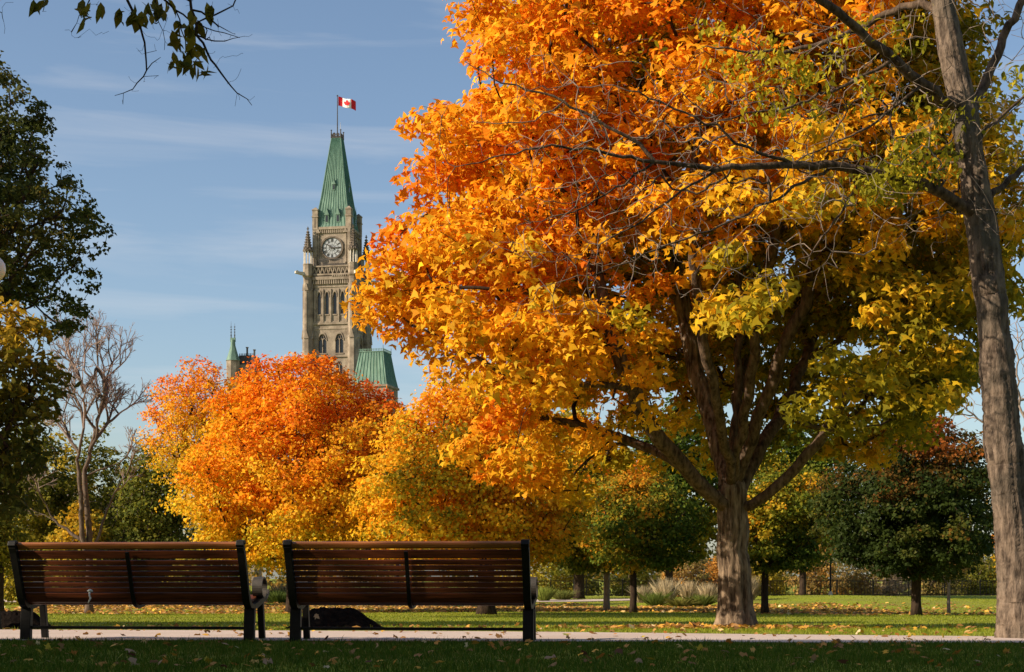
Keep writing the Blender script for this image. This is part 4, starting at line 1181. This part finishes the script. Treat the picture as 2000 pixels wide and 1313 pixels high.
    for sx, sy in ((-1, -1), (1, -1), (1, 1), (-1, 1)):
        MB().frustum(sx * 1.15, sy * 1.15, z(272), z(257), .16, .12, 6).frustum(sx * 1.15, sy * 1.15, z(257), z(255.5), .26, .02, 6).build('finial', 'slate', root)
    MB().frustum(0, 0, z(271), z(188), .15, .09, 8).frustum(0, 0, z(188), z(186.3), .2, .2, 8).build('flagpole', 'slate', root)
    MB().frustum(.75, 0, z(271), z(240), .06, .03, 5).build('aerial', 'stone_pale', root)
    return c
tower_c = clock_tower()

def flag():
    x0, zt_ = tower_c[0] + .2, tz(189.5)
    root = empty('flag', (x0, TD, zt_ - 2.2), 0, 'red and white flag with a red maple leaf flying on the tower pole', 'flag')
    Lf, Hf = 4.3, 2.15
    def S(u, v, off=0.0):
        x = Lf * u * .96; y = .38 * math.sin(u * 7.0 + v * .8) * (.3 + u) + off; zz = 2.2 - Hf * v - 1.05 * u ** 1.3 + .12 * math.sin(u * 8 + 1)
        return (x, y, zz)
    def sheet(name, u0, u1, mat):
        n, m = max(3, int((u1 - u0) * 28)), 10
        v = [S(u0 + (u1 - u0) * i / n, j / m) for j in range(m + 1) for i in range(n + 1)]
        f = [[j * (n + 1) + i, j * (n + 1) + i + 1, (j + 1) * (n + 1) + i + 1, (j + 1) * (n + 1) + i] for j in range(m) for i in range(n)]
        o = link(name, pymesh(name, v, f, True), mat, root)
        sm = o.modifiers.new('thickness', 'SOLIDIFY'); sm.thickness = .02
    sheet('red_band', 0, .25, 'flag_red'); sheet('white_field', .25, .75, 'flag_white'); sheet('red_band', .75, 1, 'flag_red')
    half = [(0, .05), (.05, .20), (.115, .16), (.095, .40), (.17, .31), (.19, .37), (.285, .34), (.265, .46), (.32, .50), (.17, .66), (.185, .73), (.015, .70), (.015, .93)]
    out = half + [(-x, y) for x, y in half[::-1]]
    for off in (-.11, .11):
        v = [S(.5 + .62 * x, y, off) for x, y in out] + [S(.5, .5, off)]
        n = len(out)
        link('maple_leaf_emblem', pymesh('maple_leaf_emblem', v, [[i, (i + 1) % n, n] for i in range(n)]), 'flag_red', root)
flag()

def mansard():
    Y = 346; c = P(733, 0, Y)
    root = empty('mansard_pavilion', (c[0], Y, -1.2), math.radians(-14), 'green copper mansard roof with cresting at the foot of the clock tower', 'building')
    def z(py): return CAMH + (HORIZ - py) / F * Y + 1.2
    b, t = 4.0, 2.8
    zb, zt_ = z(760), z(691)
    MB().box(-b, b, -b, b, 0, zb).build('wall', 'stone', root)
    MB().box(-b - .3, b + .3, -b - .3, b + .3, zb, zb + .5).build('eave', 'stone', root)
    m = MB(); vs = []
    lv = [(zb + .5, b + .1), (zb + 3, b * .90), (zt_, t)]
    for zz, h in lv: vs += [(-h, -h, zz), (h, -h, zz), (h, h, zz), (-h, h, zz)]
    m.add(vs, [[4 * i + j, 4 * i + (j + 1) % 4, 4 * i + 4 + (j + 1) % 4, 4 * i + 4 + j] for i in range(2) for j in range(4)] + [[3, 2, 1, 0], [8, 9, 10, 11]])
    ro = m.build('roof', 'copper', root)
    for k in range(4):
        for i in range(9):
            f = -1 + 2 * (i + .5) / 9
            MB().tube([(f * h, -h - .02, zz) for zz, h in lv], .09, 4).rotz(k).build('seam', 'copper_seam', ro)
        cr = MB().box(-t - .1, t + .1, -t - .12, -t + .02, zt_, zt_ + .18).box(-t - .1, t + .1, -t - .08, -t - .02, zt_ + .55, zt_ + .63)
        for i in range(16): x = -t + 2 * t * i / 15; cr.box(x - .06, x + .06, -t - .08, -t - .02, zt_ + .18, zt_ + .78)
        cr.rotz(k).build('cresting', 'copper', root)
        MB().frustum(-t, -t, zt_, zt_ + 1.5, .12, .04, 5).rotz(k).build('finial', 'slate', root)
mansard()

def left_spire():
    Y = 360; c = P(455, 0, Y)
    root = empty('roof_turret', (c[0], Y, -1.2), math.radians(-8), 'green turret roof with twin needle finials above the orange trees, left of the tower', 'building')
    def z(py): return CAMH + (HORIZ - py) / F * Y + 1.2
    MB().frustum(0, 0, 0, z(705), 1.6, 1.6, 8).build('wall', 'stone', root)
    m = MB(); zs = [(z(705), 1.75), (z(690), 1.1), (z(676), .62), (z(664), .5)]
    for (za, ra), (zb, rb) in zip(zs, zs[1:]): m.frustum(0, 0, za, zb, ra, rb, 8)
    m.box(-.62, .62, -.15, .15, z(668), z(660)); m.build('roof', 'copper', root)
    for sx, tp in ((-.45, 628), (.42, 632)):
        f = MB().frustum(sx, 0, z(664), z(648), .17, .07, 6).frustum(sx, 0, z(648), z(tp), .07, .02, 6)
        for py in (656, 650, 645, 640): f.frustum(sx, 0, z(py), z(py - 1.2), .05, .24, 6).frustum(sx, 0, z(py - 1.2), z(py - 2.2), .24, .05, 6)
        f.build('finial', 'slate', root)
    b = P(484, 0, Y)
    r2 = empty('roof_block', (b[0], Y + 3, -1.2), math.radians(-8), 'dark flat roof with two slim chimneys right of the needle turret', 'building')
    MB().box(-2.6, 2.0, -3, 3, 0, z(712)).build('wall', 'stone', r2)
    m = MB(); vs = []
    for zz, h in ((z(712), 2.6), (z(693), 2.0)): vs += [(-h, -h, zz), (h * .8, -h, zz), (h * .8, h, zz), (-h, h, zz)]
    m.add(vs, [[0, 1, 5, 4], [1, 2, 6, 5], [2, 3, 7, 6], [3, 0, 4, 7], [4, 5, 6, 7], [3, 2, 1, 0]])
    for i in range(10): x = -1.9 + 3.4 * i / 9; m.box(x - .08, x + .08, -2.0, -1.9, z(693), z(689))
    m.build('roof', 'slate', r2)
    for x, tp in ((0, 679), (1.75, 684)): MB().box(x - .17, x + .17, -2.3, -1.95, z(706), z(tp)).box(x - .26, x + .26, -2.4, -1.85, z(tp), z(tp - 2)).build('chimney', 'slate', r2)
left_spire()

# ------------------------------------------------------------------ benches
def bench_curve():
    pts = np.array([(-.235, .825), (-.205, .775), (-.165, .675), (-.125, .575), (-.09, .475), (-.055, .385), (-.01, .325), (.07, .298), (.19, .312), (.33, .345), (.45, .37), (.53, .39)])
    d = np.r_[0, np.cumsum(np.linalg.norm(np.diff(pts, axis=0), axis=1))]
    return pts, d
BP, BD = bench_curve()
def curve_at(s):
    y = np.interp(s, BD, BP[:, 0]); z = np.interp(s, BD, BP[:, 1])
    y2 = np.interp(min(s + .01, BD[-1]), BD, BP[:, 0]); z2 = np.interp(min(s + .01, BD[-1]), BD, BP[:, 1])
    y1 = np.interp(max(s - .01, 0), BD, BP[:, 0]); z1 = np.interp(max(s - .01, 0), BD, BP[:, 1])
    t = np.array([y2 - y1, z2 - z1]); t /= np.linalg.norm(t)
    return np.array([y, z]), t

def strap(mb, pts, w_in, x0, x1):
    """a flat bar following (y,z) points, w_in thick in its plane, from x0 to x1"""
    p = np.array(pts, float); t = np.gradient(p, axis=0); t /= np.linalg.norm(t, axis=1, keepdims=True); n = np.stack([-t[:, 1], t[:, 0]], 1)
    a, b = p + n * w_in / 2, p - n * w_in / 2
    k = len(p); vs = []
    for i in range(k): vs += [(x0, *a[i]), (x1, *a[i]), (x1, *b[i]), (x0, *b[i])]
    fs = [[0, 1, 2, 3], [4 * k - 4, 4 * k - 1, 4 * k - 2, 4 * k - 3]]
    for i in range(k - 1): fs += [[4 * i + j, 4 * i + 4 + j, 4 * i + 4 + (j + 1) % 4, 4 * i + (j + 1) % 4] for j in range(4)]
    mb.add(vs, fs)

def bench(loc, yaw, label):
    L = 1.01                                              # half length
    root = empty('park_bench', loc, yaw, label, 'bench', 'slatted benches beside the path')
    sm, tm = .0, .048
    # slats on the front side of the iron curve; s measured from the top of the back
    plan = [(.018, .060, .044, 'wood_rail_sunlit'), (.092, .074, .026, 'wood')] + [(.166 + .0505 * i, .0415, .026, 'wood') for i in range(6)] + [(.472, .046, .026, 'wood'), (.523, .046, .026, 'wood')] + \
           [(.577 + .0535 * i, .045, .026, 'wood') for i in range(8)]
    for s, w, th, mat in plan:
        c, t = curve_at(s)
        n = np.array([-t[1], t[0]])
        if n[0] < 0 and abs(t[1]) > .5: n = -n
        if abs(t[1]) <= .5 and n[1] < 0: n = -n
        c = c + n * (.022 + th / 2)
        m = MB(); vs = []
        q = [c + t * w / 2 + n * th / 2, c - t * w / 2 + n * th / 2, c - t * w / 2 - n * th / 2, c + t * w / 2 - n * th / 2]
        m.prism([tuple(a) for a in q], -L + .012, L - .012, axis='x')
        m.build('top_rail' if mat == 'wood_rail_sunlit' else 'slat', mat, root, bevel=.018 if mat == 'wood_rail_sunlit' else .006, smooth=False)
    q = np.linspace(0, BD[-1], 40)
    cp = np.array([curve_at(s)[0] for s in q])
    for sx in (-1, 1):
        m = MB(); strap(m, cp, .05, sx * L - .032, sx * L + .032)
        strap(m, [(-.235, .815), (-.255, .837), (-.245, .862), (-.215, .866), (-.195, .845)], .026, sx * L - .034, sx * L + .034)      # curl at the head
        m.build('end_frame', 'black_iron', root, bevel=.004)
        m = MB(); strap(m, [(.065, .290), (.052, .18), (.04, .0), (.038, -.05)], .055, sx * L - .047, sx * L + .047)
        m.build('leg', 'black_iron', root, bevel=.006)
        m = MB(); strap(m, [(.40, .345), (.43, .19), (.46, .0), (.465, -.05)], .05, sx * L - .028, sx * L + .028)
        m.build('leg', 'black_iron', root, bevel=.006)
        m = MB(); a = np.linspace(-.5 * math.pi - .35, 1.5 * math.pi - .35, 28)
        strap(m, [(.375 + .088 * math.cos(t), .470 + .088 * math.sin(t)) for t in a], .013, sx * L - .045, sx * L + .045)
        m.build('arm_ring', 'worn_iron', root)
        m = MB(); strap(m, [(.47, .375), (.53, .395), (.565, .42), (.575, .448)], .03, sx * L - .036, sx * L + .036)
        m.build('seat_curl', 'worn_iron', root, bevel=.004)
    m = MB(); strap(m, cp[2:30], .02, -.016, .016); m.build('centre_strap', 'black_iron', root)
    m = MB().box(-L + .04, L - .04, .036, .062, .105, .131); m.build('stretcher', 'black_iron', root, bevel=.003)
    return root
YAW = math.radians(-6)
b1 = np.array([(264 - 1000) / F * 13.42, 13.42, 0.0]); b2 = np.array([(801 - 1000) / F * 13.12, 13.12, 0.0])
bench(b1, YAW, 'slatted wooden bench with black iron ends at left, white ribbon tied on its back')
bench(b2, YAW, 'slatted wooden bench with black iron ends in the middle, right of the other bench')

def ribbon():
    p = P(176, 1157, 13.28)
    root = MB()
    root.tube([p + (-.018, 0, .012), p + (.0, -.012, .016), p + (.022, 0, .010)], [.009, .015, .008], 7)
    root.tube([p + (0, -.008, .012), p + (-.004, -.012, -.02), p + (.006, -.012, -.05), p + (-.008, -.01, -.078), p + (-.016, -.008, -.095)], [.011, .007, .008, .006, .003], 6)
    o = root.build('ribbon', 'ribbon_white', None, smooth=True)
    tag(o, 'short white ribbon knotted on the back of the left bench', 'ribbon')
ribbon()

# ------------------------------------------------------------------ soil mounds
def mound(pxl, pxr, pyt, Y, label, seed, flat=.5):
    rng = np.random.default_rng(seed)
    cx = P((pxl + pxr) / 2, 0, Y)[0]; R = (pxr - pxl) / 2 / F * Y; zt_ = P(0, pyt, Y)[2]; zb = gz(cx, Y)
    H = zt_ - zb; n, m = 64, 22; vs = []; fs = []
    ph = rng.uniform(0, 6.28, 6)
    for i in range(m + 1):
        t = i / m
        for j in range(n):
            a = 2 * math.pi * j / n
            rr = R * t * (1 + .05 * math.sin(3 * a + ph[0]) + .04 * math.sin(7 * a + ph[1]))
            h = H * (1 - np.clip((t - flat * .8) / (1 - flat * .8), 0, 1)) * (1 + .03 * math.sin(5 * a + 9 * t + ph[2])) + rng.normal(0, .010) * (t < .97)
            vs.append((cx + rr * math.cos(a), Y + .7 * rr * math.sin(a), zb - .02 + h))
    for i in range(m):
        for j in range(n): fs.append([i * n + j, (i + 1) * n + j, (i + 1) * n + (j + 1) % n, i * n + (j + 1) % n])
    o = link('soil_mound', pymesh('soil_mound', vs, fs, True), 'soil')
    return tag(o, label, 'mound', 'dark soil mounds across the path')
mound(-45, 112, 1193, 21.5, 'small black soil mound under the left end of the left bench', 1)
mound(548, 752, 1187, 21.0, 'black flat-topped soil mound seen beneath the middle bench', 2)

# ------------------------------------------------------------------ fence, lamps, tall grasses
def fence():
    Y = 103.0
    x0, x1 = -19.0, 38.0
    root = empty('iron_fence', (x0, Y, -.7), 0, 'low dark iron picket fence along the far edge of the lawn', 'fence')
    def zz(x): return float(np.interp(Y, GY, GZ)) + .7
    n = int((x1 - x0) / .21)
    pm = None
    for i in range(n):
        x = .21 * i
        if pm is None:
            o = MB().box(-.011, .011, -.011, .011, zz(0) + .05, zz(0) + 1.04).build('picket', 'black_iron', root); pm = o.data
        else: o = link('picket', pm, None, root)
        o.location.x = x
    pm = None
    for i in range(int((x1 - x0) / 2.4) + 1):
        if pm is None:
            o = MB().box(-.035, .035, -.035, .035, zz(0) - .15, zz(0) + 1.12).frustum(0, 0, zz(0) + 1.12, zz(0) + 1.17, .05, .02, 6).build('post', 'black_iron', root); pm = o.data
        else: o = link('post', pm, None, root)
        o.location.x = 2.4 * i
    for h in (.10, 1.02):
        MB().box(0, x1 - x0, -.022, .022, zz(0) + h, zz(0) + h + .05).build('rail', 'black_iron', root)
fence()

def lamp(px, Y, hz, label, rg, group=None, base_pale=True):
    p = P(px, 0, Y); g = gz(p[0], Y)
    root = empty('street_lamp', (p[0], Y, g), 0, label, 'lamp', group)
    H = hz - g
    m = MB().frustum(0, 0, .35, H - rg * 1.4, rg * .32, rg * .24, 10).frustum(0, 0, H - rg * 1.5, H - rg * 1.15, rg * .25, rg * .6, 10).frustum(0, 0, H - rg * 1.15, H - rg * .9, rg * .6, rg * .6, 10)
    m.build('post', 'black_iron', root)
    MB().frustum(0, 0, -.05, .3, rg * .75, rg * .62, 10).frustum(0, 0, .3, .4, rg * .62, rg * .34, 10).build('base', 'stone_pale' if base_pale else 'black_iron', root)
    n, k = 28, 14; vs = []; fs = []
    for i in range(k + 1):
        a = math.pi * i / k
        for j in range(n): b = 2 * math.pi * j / n; vs.append((rg * math.sin(a) * math.cos(b), rg * math.sin(a) * math.sin(b), H + rg * math.cos(a)))
    for i in range(k):
        for j in range(n): fs.append([i * n + j, (i + 1) * n + j, (i + 1) * n + (j + 1) % n, i * n + (j + 1) % n])
    link('globe', pymesh('globe', vs, fs, True), 'globe_white', root)
lamp(-17, 21, P(0, 525, 21)[2], 'white globe lamp peeking in at the left edge', .19, base_pale=False)
lamp(1622, 95, P(0, 1064, 95)[2], 'far globe lamp post with pale base by the fence on the right', .20)
lamp(1122, 94, P(0, 1040, 94)[2], 'far dark lamp post beside the thick dark trunk near the far path', .20, base_pale=False)

def grass_tuft(px, Y, h, spread, n, seed, label, col):
    rng = np.random.default_rng(seed)
    p = P(px, 0, Y); b = np.array([p[0], Y, gz(p[0], Y)])
    th = rng.uniform(0, 6.28, n); q = rng.random(n)
    root = b + np.stack([np.cos(th) * q * spread * .35, np.sin(th) * q * spread * .35, np.zeros(n)], 1)
    hh = h * rng.uniform(.5, 1.15, n)
    lean = np.stack([np.cos(th), np.sin(th), np.zeros(n)], 1) * (spread * q * rng.uniform(.4, 1.1, n))[:, None]
    w = .0075 * Y / 60
    sd = np.stack([-np.sin(rng.uniform(0, 6.28, n)), np.cos(rng.uniform(0, 6.28, n)), np.zeros(n)], 1) * w
    z = np.array([0, 0, 1.0])
    mid = root + lean * .35 + hh[:, None] * .6 * z; tip = root + lean + hh[:, None] * z
    v = np.stack([root - sd, root + sd, mid + sd * .9, tip, mid - sd * .9], 1) - b
    loops = np.arange(n * 5); tint = np.array(col) * np.exp(rng.normal(0, .25, (n, 1)))
    o = link('ornamental_grass', fastmesh('ornamental_grass', v.reshape(-1, 3), loops, np.arange(0, n * 5, 5), tint=tint), 'grass_blade')
    o.location = b
    return tag(o, label, 'grass', 'ornamental grass clumps near the fence')
for i, (px, Y, h, sp, c, lb) in enumerate([
        (1255, 82, 1.25, .9, (.42, .34, .20), 'plumed tan grass clump left of the dark trunk in front of the fence'), (1300, 80, 1.35, 1.0, (.45, .36, .22), 'tallest tan plume grass clump, second from the left by the fence'),
        (1345, 83, 1.2, .9, (.44, .34, .2), 'tan plume grass clump third from the left by the fence'), (1385, 80, 1.3, .9, (.42, .33, .2), 'tan plume grass clump touching the thick maple trunk'),
        (1280, 76, .7, 1.0, (.13, .17, .03), 'low green grass clump under the tan plumes'), (1370, 75, .65, 1.0, (.14, .17, .03), 'low green grass clump left of the thick maple trunk'),
        (1330, 74, .55, 1.1, (.20, .18, .04), 'low yellowish grass clump between the two green clumps'), (1465, 80, 1.2, .6, (.42, .33, .2), 'tan plume grass clump just right of the thick maple trunk'),
        (1062, 88, .9, .8, (.24, .28, .05), 'bright green grass clump beside the middle bench arm'), (555, 84, 1.2, 1.0, (.30, .24, .12), 'pale seed-headed grass clump seen between the two benches'),
        (520, 84, .9, 1.2, (.10, .14, .03), 'green grass clump seen just right of the left bench arm'), (545, 80, .7, 1.2, (.10, .14, .03), 'low green grass clump seen between the benches'),
        (1100, 90, .7, 1.0, (.20, .22, .05), 'low yellow-green grass clump left of the dark trunk at the far path')]):
    grass_tuft(px, Y, h * (.7 + .35 * ((i * 37) % 10) / 10), sp, 650, 200 + i, lb, c)

# ------------------------------------------------------------------ grass blades and leaf litter
def blades(name, x, y, h, w, tint, rng, label, simple=False):
    n = len(x); z = ground_z(x, y)
    b = np.stack([x, y, z], 1)
    a = rng.uniform(0, 6.28, n)
    sd = np.stack([np.cos(a), np.sin(a) * .5, np.zeros(n)], 1) * (w / 2)[:, None]
    ln = rng.normal(0, .35, (n, 3)) * h[:, None]; ln[:, 2] = 0
    up = np.zeros((n, 3)); up[:, 2] = h
    v = np.stack([b - sd, b + sd, b + ln * .35 + up * .6 + sd * .7, b + ln + up, b + ln * .35 + up * .6 - sd * .7], 1)
    if simple: v = v[:, [0, 1, 3]]
    q = v.shape[1]
    o = link(name, fastmesh(name, v.reshape(-1, 3), np.arange(n * q), np.arange(0, n * q, q), tint=tint), 'grass_blade')
    return tag(o, label, 'grass', kind='stuff')
rng = np.random.default_rng(300)
n = 110000
y = 8.6 + (14.2 - 8.6) * rng.random(n) ** .85
x = (rng.uniform(-.37, .37, n)) * y
k = y < near_edge(x) - .02 + rng.normal(0, .05, n)
x, y = x[k], y[k]
h = rng.gamma(6, .0042, len(x)) * (1 + .35 * np.sin(x * 3.1 + y) * np.sin(y * 4.3)); w = rng.uniform(.004, .008, len(x))
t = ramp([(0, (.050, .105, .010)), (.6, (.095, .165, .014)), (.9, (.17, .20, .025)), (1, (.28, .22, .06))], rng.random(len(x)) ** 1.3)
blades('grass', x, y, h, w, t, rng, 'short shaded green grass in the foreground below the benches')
n = 160000
y = 14.5 + (99 - 14.5) * rng.random(n) ** 1.25
x = rng.uniform(-.37, .37, n) * y
k = (y > far_edge(x) + .02 + rng.normal(0, .06, n)) | ((x > 5.4) & (y > 14.8))
x, y = x[k], y[k]
h = rng.gamma(5, .0055, len(x)); w = rng.uniform(.008, .018, len(x)) * (y / 22)
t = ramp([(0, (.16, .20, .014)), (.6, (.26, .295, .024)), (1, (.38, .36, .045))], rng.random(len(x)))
blades('lawn_grass', x, y, h, w, t, rng, 'sunlit green lawn grass beyond the path', True)

LIT = [(0, (.16, .075, .025)), (.35, (.36, .19, .07)), (.6, (.55, .27, .06)), (.8, (.68, .38, .05)), (1, (.60, .48, .28))]
def litter():
    rng = np.random.default_rng(310)
    zones = []
    def zone(n, xa, xb, ya, yb, s, tight=None):
        yy = rng.uniform(ya, yb, n); xx = rng.uniform(xa, xb, n)
        if tight: xx = rng.normal(tight[0], tight[1], n); yy = rng.normal(tight[2], tight[3], n)
        zones.append((xx, yy, np.full(n, s)))
    zone(500, 0, 0, 0, 0, .11, (3.3, .9, 23.6, .8)); zone(350, 0, 0, 0, 0, .11, (2.6, .6, 23.2, .35))
    zone(230, -7, 8, 19.5, 28, .09); zone(6500, -22, 16, 58, 76, .16); zone(2500, -24, 4, 70, 84, .17); zone(1100, 8, 22, 50, 76, .15)
    zone(200, -6, 5.5, 13.4, 19, .06)
    zone(300, -5, 6, 9, 13.0, .05)
    x = np.concatenate([q[0] for q in zones]); y = np.concatenate([q[1] for q in zones]); s = np.concatenate([q[2] for q in zones])
    lift = np.where(y < 14.5, .035, .03)
    onp = (y > near_edge(x)) & (y < far_edge(x)); lift = np.where(onp, .024, lift)
    pos = np.stack([x, y, ground_z(x, y) + lift * rng.uniform(.6, 1.3, len(x))], 1)
    nrm = np.array([0, 0, 1.0]) + rng.normal(0, .38, (len(x), 3))
    tint = ramp(LIT, np.clip(rng.normal(.5, .25, len(x)), 0, 1)) * np.exp(rng.normal(0, .2, (len(x), 1)))
    sz = s * rng.uniform(.6, 1.3, len(x))
    o = link('leaf_litter', leaves_mesh('leaf_litter', pos, nrm, sz, tint, STAR, rng, 0), 'leaf_dry')
    tag(o, 'scattered orange and tan fallen leaves over lawn and path', 'leaves', kind='stuff')
litter()

# the larger fallen leaves, each one a thing
def fallen():
    rng = np.random.default_rng(320)
    kinds = [('yellow', (.40, .30, .03)), ('tan', (.30, .18, .075)), ('brown', (.14, .055, .035)), ('orange', (.44, .17, .03)), ('pale green', (.30, .30, .07)), ('pinkish beige', (.36, .23, .14))]
    meshes = []
    for ki, (nm, c) in enumerate(kinds):
        for v in range(3):
            shp = [MAPLE, OVAL, STAR][v]
            m = leaves_mesh('fallen_leaf', np.zeros((1, 3)), np.array([[0, 0, 1.0]]), np.array([1.0]), np.array([c]) * rng.uniform(.8, 1.2), shp, rng, 0)
            co = np.zeros(len(m.vertices) * 3, np.float32); m.vertices.foreach_get('co', co); co = co.reshape(-1, 3)
            co[:, 2] += .35 * (co[:, 0] ** 2 + .5 * co[:, 1] ** 2); m.vertices.foreach_set('co', co.ravel()); m.update()
            m.materials.append(MATS['leaf_dry']); meshes.append((nm, m))
    for i in range(112):
        nm, m = meshes[rng.integers(0, len(meshes))]
        if i < 80:
            y = rng.uniform(9.0, 13.0); x = rng.uniform(-.34, .34) * y; s = rng.uniform(.035, .088); z = .030; where = 'shaded grass in the foreground'
            lb = '%s fallen leaf lying on the shaded foreground grass' % nm; gp = '%s leaves on the foreground grass' % nm
        else:
            x = rng.uniform(-4.5, 5.0); y = rng.uniform(float(near_edge(x)) + .1, float(far_edge(x)) - .1); s = rng.uniform(.04, .075); z = .03
            lb = '%s fallen leaf lying on the sunlit path' % nm; gp = '%s leaves on the path' % nm
        o = link('fallen_leaf', m)
        o.location = (x, y, gz(x, y) + z); o.scale = (s, s, s)
        o.rotation_euler = (rng.normal(0, .45) + (.4 if i < 80 else .15), rng.normal(0, .4), rng.uniform(0, 6.28))
        tag(o, lb, 'leaf', gp)
    nm, m = meshes[-3]
    o = link('fallen_leaf', m); p = P(618, 1204, 20.3); o.location = p; o.scale = (.085,) * 3; o.rotation_euler = (1.1, .2, .4)
    tag(o, 'pale pinkish leaf lying on the black soil mound', 'leaf')
fallen()
